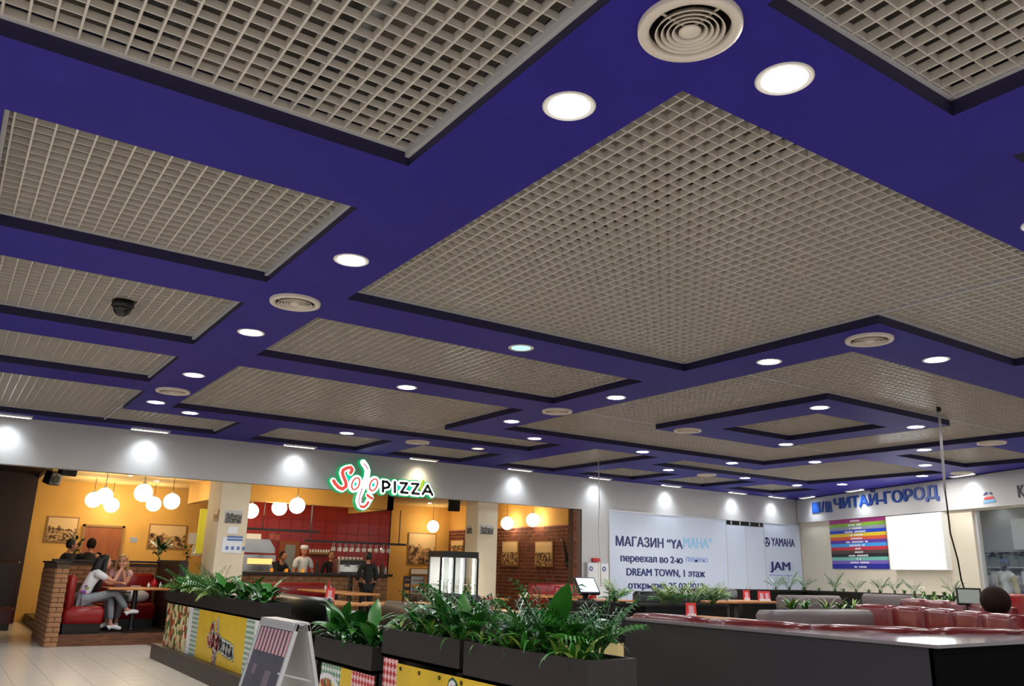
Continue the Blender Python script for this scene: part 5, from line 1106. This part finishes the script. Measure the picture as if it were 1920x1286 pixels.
def person(lb, loc, rz, pose, skin='skin', shirt='cblack', pants='cblack', shoes='shoe', hair='hairblack', style='short', sleeve=.5, scale=1.0, look=0.0, fem=False, grp=None, extras=None):
    J = {k: Vector(v) for k, v in {**STAND, **pose}.items() if k != 'hairlen'}
    t = empty('person', loc, rz); tag(t, lb, 'person', grp); t.scale = (scale,) * 3
    f = .88 if fem else 1.0
    vs, es, rs = [], [], []
    def add(p, r, par=None):
        vs.append(p); rs.append(r); i = len(vs) - 1
        if par is not None: es.append((par, i))
        return i
    pel = add(J['pel'], (.13 * f, .11 * f)); mid = add(J['pel'].lerp(J['che'], .5), (.115 * f, .09 * f), pel); che = add(J['che'], (.14 * f, .1 * f), mid); nb = add(J['nek'].lerp(J['che'], .22), .075 * f, che); nk = add(J['nek'], .05 * f, nb); hd = add(J['nek'].lerp(J['hed'], .55), .05 * f, nk)
    hands = []
    for s in 'LR':
        sh = add(J['sh' + s], .055 * f, nb); el = add(J['el' + s], .04 * f, sh); fm = add(J['el' + s].lerp(J['wr' + s], .35), .04 * f, el); wr = add(J['wr' + s], .027 * f, fm)
        d = (J['wr' + s] - J['el' + s]).normalized(); side = d.cross(V(0, 0, 1)); side = side.normalized() if side.length > .1 else V(0, 1, 0); dn = side.cross(d)
        pm = add(J['wr' + s] + d * .05, (.034, .018), wr)
        for q in range(4):
            o = side * (q - 1.5) * .018; L_ = (.07, .08, .076, .06)[q]; k0 = J['wr' + s] + d * .085 + o; a = add(k0, .0095, pm); b = add(k0 + d * L_ * .5 - dn * .012, .0085, a); add(k0 + d * L_ * .85 - dn * .035, .007, b)
        a = add(J['wr' + s] + d * .04 + side * (.04 if s == 'R' else -.04), .011, pm); add(J['wr' + s] + d * .085 + side * (.055 if s == 'R' else -.055) - dn * .015, .008, a)
        hp = add(J['hp' + s], .085 * f, pel); kn = add(J['kn' + s], .056 * f, hp); cf = add(J['kn' + s].lerp(J['an' + s], .3), .055 * f, kn); an = add(J['an' + s], .036, cf); add(J['to' + s], .03, an)
    body = skinned(vs, es, rs)
    # head with nose and ears, joined to the body surface
    h = J['hed']; cl, sl = math.cos(look), math.sin(look); hm = Matrix.Translation(h) @ Matrix.Rotation(look, 4, 'Z')
    hb = MB().sphere((0, 0, 0), .1, 20, 14, .92, .76, 1.16)
    for i, v in enumerate(hb.v):
        x, y, z = v
        if z < -.03: k = 1 - (-.03 - z) * 2.6; y *= k; x = x * (1 - (-.03 - z) * 1.2) + (.012 if x > 0 else .02)
        hb.v[i] = (x, y, z)
    n0 = len(hb.v); hb.tube([(.085, 0, .02), (.1, 0, -.01), (.112, 0, -.026), (.09, 0, -.034)], [.008, .011, .014, .006], 6)
    for s in (-1, 1): hb.sphere((-.008, s * .077, -.005), .026, 8, 6, .7, .35, 1.1)
    hb.xf(hm); merge(body, hb)
    bo = body.build('body', M[skin], t, True)
    def feat(b_, nm, m): return b_.xf(hm).build(nm, M[m], t, True)
    for s in (-1, 1):
        feat(MB().sphere((.083, s * .031, .012), .011, 8, 6, .5, 1.25, .7), 'eye', 'eyew'); feat(MB().tube([(.088, s * .015, .032), (.086, s * .035, .036), (.076, s * .05, .03)], .0045, 5), 'eyebrow', hair if hair != 'hairblond' else 'hairbrown')
    feat(MB().sphere((.088, 0, -.056), .018, 8, 6, .4, 1.1, .42), 'mouth', 'lip')
    # hair
    hr = MB().sphere((-.012, 0, .022), .104, 20, 12, .95, .82, 1.12)
    for i, v in enumerate(hr.v):
        x, y, z = v
        if x > .035: hr.v[i] = (min(x, .035 + max(0, (z - .075)) * 1.1), y, max(z, .07))
        elif z < -.03: hr.v[i] = (x * .97, y * .95, max(z, -.05))
    if style == 'cap':
        pass
    elif style == 'long':
        feat(hr, 'hair', hair); b_ = MB(); Lh = pose.get('hairlen', .42)
        lk = [( -.06, 0, .06), (-.1, 0, -.05), (-.125, 0, -.16), (-.13, 0, -.28), (-.12, 0, -Lh)]
        b_.tube(lk, [.08, .09, .085, .075, .03], 12)
        for s in (-1, 1): b_.tube([(-.01, s * .07, .06), (-.02, s * .088, -.04), (-.03, s * .1, -.14), (-.05, s * .1, -.26), (-.07, s * .08, -Lh * .92)], [.03, .035, .035, .033, .012], 8)
        feat(b_, 'long_hair', hair)
    else: feat(hr, 'hair', hair)
    if style == 'cap':
        feat(MB().lathe([(.001, .15), (.07, .148), (.098, .12), (.098, .05), (.09, .045)], (-.01, 0, .0), 20), 'chef_cap', 'cwhite')
        feat(MB().lathe([(.09, .03), (.096, -.02), (.085, -.04)], (-.012, 0, 0), 18), 'hair', hair) if False else None
    # clothing over the body
    g = .014
    cv, ce, cr = [], [], []
    def ca(p, r, par=None):
        cv.append(p); cr.append(r); i = len(cv) - 1
        if par is not None: ce.append((par, i))
        return i
    a = ca(J['pel'] - (J['che'] - J['pel']) * .05, (.14 * f + g, .12 * f + g)); b = ca(J['pel'].lerp(J['che'], .5), (.122 * f + g, .1 * f + g), a); c = ca(J['che'], (.148 * f + g, .108 * f + g), b); n_ = ca(J['nek'].lerp(J['che'], .22), .082 * f + g * .5, c)
    for s in 'LR':
        x = ca(J['sh' + s], .062 * f + g, n_); ee = J['sh' + s].lerp(J['el' + s], min(1, sleeve * 2)); y = ca(ee, .05 * f + g, x)
        if sleeve > .5: ca(J['el' + s].lerp(J['wr' + s], (sleeve - .5) * 1.9), .034 * f + g, y)
    skinned(cv, ce, cr).build('shirt', M[shirt], t, True)
    cv, ce, cr = [], [], []
    a = ca(J['pel'], (.138 * f + g, .118 * f + g))
    for s in 'LR': h_ = ca(J['hp' + s], .092 * f + g, a); k_ = ca(J['kn' + s], .062 * f + g, h_); l_ = ca(J['kn' + s].lerp(J['an' + s], .4), .056 * f + g, k_); ca(J['kn' + s].lerp(J['an' + s], .88), .04 + g, l_)
    skinned(cv, ce, cr).build('trousers', M[pants], t, True)
    for s in 'LR':
        d = (J['to' + s] - J['an' + s]); ank = J['an' + s]; toe = J['to' + s]; fw = V(d.x, d.y, d.z * .3).normalized()
        base = toe - fw * .02
        skinned([ank + V(0, 0, -.02), ank - fw * .03 + V(0, 0, -.045), toe.lerp(ank, .5) + V(0, 0, -.005), toe + fw * .05], [(0, 1), (0, 2), (2, 3)], [.042, .038, .043, .032]).build('shoe', M[shoes], t, True)
    if extras: extras(t, J, hm)
    return t
SIT = dict(pel=(0, 0, .12), che=(.05, 0, .44), nek=(.1, 0, .62), hed=(.14, 0, .77), shL=(.07, .17, .56), shR=(.07, -.17, .56), elL=(.18, .22, .32), elR=(.18, -.22, .32), wrL=(.4, .15, .3), wrR=(.4, -.15, .3),
 hpL=(.03, .09, .1), knL=(.45, .11, .12), anL=(.47, .11, -.3), toL=(.6, .12, -.36), hpR=(.03, -.09, .1), knR=(.45, -.11, .12), anR=(.47, -.11, -.3), toR=(.6, -.12, -.36))
def tee_print(t, J, hm):
    for k, (dx, dy, dz, r, m) in enumerate(((-.03, -.125, .1, .045, 'purple'), (.02, -.135, .17, .03, 'leafl'), (.03, -.13, .09, .03, 'blush'), (.0, -.135, .2, .025, 'purple'))): MB().sphere(J['pel'] + V(dx + .02, dy, dz), r, 10, 6, 1, .3, .8).build('print_patch', M[m], [c for c in t.children if c.name.startswith('shirt')][0], True)
W1 = {**SIT, 'che': (.1, 0, .42), 'nek': (.2, 0, .58), 'hed': (.28, 0, .71), 'shL': (.16, .16, .53), 'shR': (.17, -.16, .52), 'elR': (.44, -.12, .4), 'wrR': (.53, -.08, .6), 'elL': (.4, .16, .36), 'wrL': (.52, .1, .37), 'knR': (.5, -.08, .22), 'anR': (.74, -.0, -.08), 'toR': (.88, -.0, -.1), 'knL': (.46, .08, .14), 'anL': (.5, .02, -.31), 'toL': (.64, .02, -.37), 'hairlen': .55}
person('woman with long black hair, white printed tee and crossed legs on the red bench', (2.2, 16.0, .6), .0, W1, 'skin', 'cwhite', 'jeans', 'shoe', 'hairblack', 'long', .3, 1.0, .1, True, None, tee_print)
W2 = {**SIT, 'che': (.08, 0, .42), 'nek': (.14, 0, .58), 'hed': (.18, 0, .72), 'shL': (.12, .16, .53), 'shR': (.12, -.16, .53), 'elR': (.36, -.16, .33), 'wrR': (.42, .02, .36), 'elL': (.38, .14, .34), 'wrL': (.36, .06, .58), 'anL': (.42, .08, -.3), 'anR': (.42, -.08, -.3), 'hairlen': .36}
person('blonde woman leaning on the booth table with a raised hand', (2.92, 16.85, .6), -1.9, W2, 'skin', 'blush', 'jeans', 'shoe', 'hairblond', 'long', .2, 1.0, .1, True)
p = on_v(117, 1040, 18.3); person('seated man in black facing right behind the brick partition', (p.x, 18.3, .82), .1, SIT, 'skin2', 'cblack', 'cblack', 'shoe', 'hairblack', 'short', .4, 1.02)
p = on_v(166, 1040, 18.1); person('seated man in black seen from behind next to the brown door', (p.x, 18.15, .84), 1.2, SIT, 'skin2', 'cblack', 'cblack', 'shoe', 'hairbrown', 'short', .3, 1.02)
mb_ = bench('booth_bench', 'dark bench behind the brick partition under the two seated men', 2.0, 3.4, 17.75, 18.6, '+y', .8, .95, M['dkwood'])
def stand_at(px, ytop, v, rz, lb, h=1.74, **k):
    p = on_v(px, ytop, v); return person(lb, (p.x, v, PZ), rz, k.pop('pose', {}), scale=(p.z - PZ) / 1.74, **k)
LEAN = dict(che=(.06, 0, 1.26), nek=(.12, 0, 1.44), hed=(.17, 0, 1.58), shL=(.08, .18, 1.38), shR=(.08, -.18, 1.38), elL=(.2, .28, 1.16), elR=(.2, -.28, 1.16), wrL=(.38, .2, 1.06), wrR=(.38, -.2, 1.06))
stand_at(522, 1031, 18.25, -1.0, 'man in black shirt leaning on the bar left of the white cook', skin='skin2', shirt='cblack', hair='hairbrown', sleeve=.9, pose=LEAN)
stand_at(571, 1024, 18.35, -1.55, 'cook in white shirt and round white cap behind the bar', skin='skin2', shirt='cwhite', hair='hairbrown', style='cap', sleeve=.4)
stand_at(622, 1033, 18.35, -1.7, 'barman in black with white collar beside the espresso machine', skin='skin2', shirt='cblack', hair='hairblack', sleeve=.9, extras=lambda t, J, hm: MB().tube([J['nek'] + V(.06, .02, -.05), J['nek'] + V(.1, 0, -.2)], [.03, .012], 6).build('white_collar', M['cwhite'], t))
stand_at(692, 1036, 16.2, 1.5, 'waiter in black seen from behind in front of the bar', skin='skin2', shirt='cblack', hair='hairblack', sleeve=.7)
p = at_d(1872, 1118, 8.9); person('dark haired guest seen from behind beside the right till screen', (p.x + .04, p.y, p.z - .93), .9, {**SIT, 'pel': (0, 0, .12)}, 'skin2', 'cblack', 'cblack', 'shoe', 'hairbrown', 'short', .5, 1.1, extras=lambda t, J, hm: MB().sphere((-.03, 0, .03), .14, 18, 12, 1, 1, 1.02).xf(hm).build('thick_hair', M['hairbrown'], t, True))
# ================================================================== shop behind the right window
def rs(s, d, z): return P0 + DR * s + NR * d + Vector((0, 0, z))          # s along the wall, d behind it
rm = MB(); rm.prism([rs(.3, 3.4, 0), rs(14, 3.4, 0), rs(14, 3.4, 3.4), rs(.3, 3.4, 3.4)], NR * .1); rm.prism([rs(.3, .2, 0), rs(.3, 3.4, 0), rs(.3, 3.4, 3.4), rs(.3, .2, 3.4)], DR * -.1); rm.prism([rs(.3, .2, 3.3), rs(14, .2, 3.3), rs(14, 3.4, 3.3), rs(.3, 3.4, 3.3)], (0, 0, .1))
struct(rm.build('wall_shop', M['white']), 'white walls inside the shop at right')
gl = MB().prism([rs(6.78, .1, .35), rs(14, .1, .35), rs(14, .1, 2.82), rs(6.78, .1, 2.82)], NR * .012).build('window_2', M['pane']); struct(gl, 'shop window at the right picture edge'); fr_ = MB().prism([rs(6.74, .06, .35), rs(6.8, .06, .35), rs(6.8, .06, 2.82), rs(6.74, .06, 2.82)], NR * .08).build('window_frame', M['alu'], gl)
for i, s in enumerate((5.0, 8.5)):
    t = empty('shop_light', rs(s, 1.8, 3.295)); tag(t, ['ceiling light panel inside the shop, nearer one', 'ceiling light panel inside the shop, second one'][i], 'light'); b_ = MB().box(-.6, .6, -.3, .3, -.03, 0).build('housing', M['lamprim'], t); MB().box(-.57, .57, -.27, .27, -.036, -.03).build('diffuser', emat('shop_glow', (1, .98, .95), 9.0), t)
SHL = empty('wall_shelf', rs(2.6, 3.38, .4)); tag(SHL, 'dark wall shelves full of goods inside the shop', 'shelf'); L0 = Vector(SHL.location)
for i, z in enumerate((.5, .9, 1.3, 1.7, 2.05)): MB().prism([rs(2.6, 3.0, z) - L0, rs(6.0, 3.0, z) - L0, rs(6.0, 3.38, z) - L0, rs(2.6, 3.38, z) - L0], (0, 0, .03)).build('board', M['alu'] if i < 4 else M['black'], SHL)
gc = [mat('goods_%d' % i, lin(*c), .5) for i, c in enumerate(((40, 70, 140), (30, 30, 34), (180, 190, 200), (140, 60, 60), (70, 90, 80), (220, 220, 224)))]
k = 0
for z in (.93, 1.33, 1.73):
    for s in range(10):
        w_ = .2 + .06 * ((k * 7) % 3); h_ = .2 + .05 * ((k * 5) % 3); s0_ = 2.7 + s * .32; b_ = MB().prism([rs(s0_, 3.05, z) - rs(s0_, 3.05, z), rs(s0_ + w_, 3.05, z) - rs(s0_, 3.05, z), rs(s0_ + w_, 3.3, z) - rs(s0_, 3.05, z), rs(s0_, 3.3, z) - rs(s0_, 3.05, z)], (0, 0, h_)).build('goods_box', gc[(k * 7 + s * s + k // 10) % 6], None, False, rs(s0_, 3.05, z)); tag(b_, ['%s box, %s from the left on the %s shelf inside the shop' % (['blue', 'black', 'pale', 'dull red', 'grey green', 'white'][(k * 7 + s * s + k // 10) % 6], ['first', 'second', 'third', 'fourth', 'fifth', 'sixth', 'seventh', 'eighth', 'ninth', 'tenth'][s], ['lower', 'middle', 'upper'][(.93, 1.33, 1.73).index(z)])][0], 'box', 'goods on the shop shelves'); k += 1
# mannequin
MNQ = empty('shop_mannequin', rs(6.45, .9, .35)); tag(MNQ, 'mannequin in a white and khaki top behind the shop window', 'mannequin')
vs_ = [V(0, 0, .62), V(0, 0, .85), V(0, 0, 1.08), V(0, 0, 1.22), V(0, .19, 1.17), V(.02, .24, .9), V(0, -.19, 1.17), V(.02, -.24, .9)]
skinned(vs_, [(0, 1), (1, 2), (2, 3), (3, 4), (4, 5), (3, 6), (6, 7)], [(.16, .11), (.13, .1), (.16, .11), .07, .07, .05, .07, .05]).build('top', M['cwhite'], MNQ, True); skinned([V(0, -.19, 1.17), V(.02, -.25, .9), V(.04, -.26, .7)], [(0, 1), (1, 2)], [.085, .07, .06]).build('khaki_sleeve', M['khaki'], MNQ, True); skinned([V(0, 0, 1.2), V(0, 0, 1.32), V(0, 0, 1.46)], [(0, 1), (1, 2)], [.05, .06, .1]).build('head', M['hairbrown'], MNQ, True); MB().prism([(-.13, -.06, 1.0), (-.13, .06, 1.0), (-.14, .03, .75), (-.14, -.03, .75)], (-.01, 0, 0)).build('chest_print', M['khaki'], MNQ)
MB().lathe([(.001, 0), (.18, 0), (.18, .02), (.03, .04), (.03, .62)], seg=16).build('stand', M['metal'], MNQ)
MNQ.rotation_euler = (0, 0, math.atan2(NR.y, NR.x))
st_ = MB().prism([rs(5.5, .35, 0), rs(13, .35, 0), rs(13, 1.4, 0), rs(5.5, 1.4, 0)], (0, 0, .35)).build('window_platform', M['wbox']); tag(st_, 'white display platform behind the shop window', 'platform')
pic = MB().prism([rs(4.2, 3.36, 2.15), rs(5.2, 3.36, 2.15), rs(5.2, 3.36, 2.9), rs(4.2, 3.36, 2.9)], NR * -.03).build('wall_poster', M['paper']); tag(pic, 'pale framed poster high on the shop wall', 'poster')
# dark things left of the restaurant
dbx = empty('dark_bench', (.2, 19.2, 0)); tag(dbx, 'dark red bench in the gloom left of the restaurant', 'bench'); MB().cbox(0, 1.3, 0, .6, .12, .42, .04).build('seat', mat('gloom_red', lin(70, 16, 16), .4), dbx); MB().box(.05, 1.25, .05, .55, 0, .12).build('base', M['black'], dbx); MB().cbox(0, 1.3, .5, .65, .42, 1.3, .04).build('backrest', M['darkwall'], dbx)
gp = MB().box(.05, .62, 21.4, 21.5, 1.4, 2.0).build('glowing_panel', mat('dim_green_panel', lin(40, 70, 60), .4, emit=lin(60, 110, 90), estr=.25)); tag(gp, 'dim green panel on the dark wall at the left picture edge', 'panel')
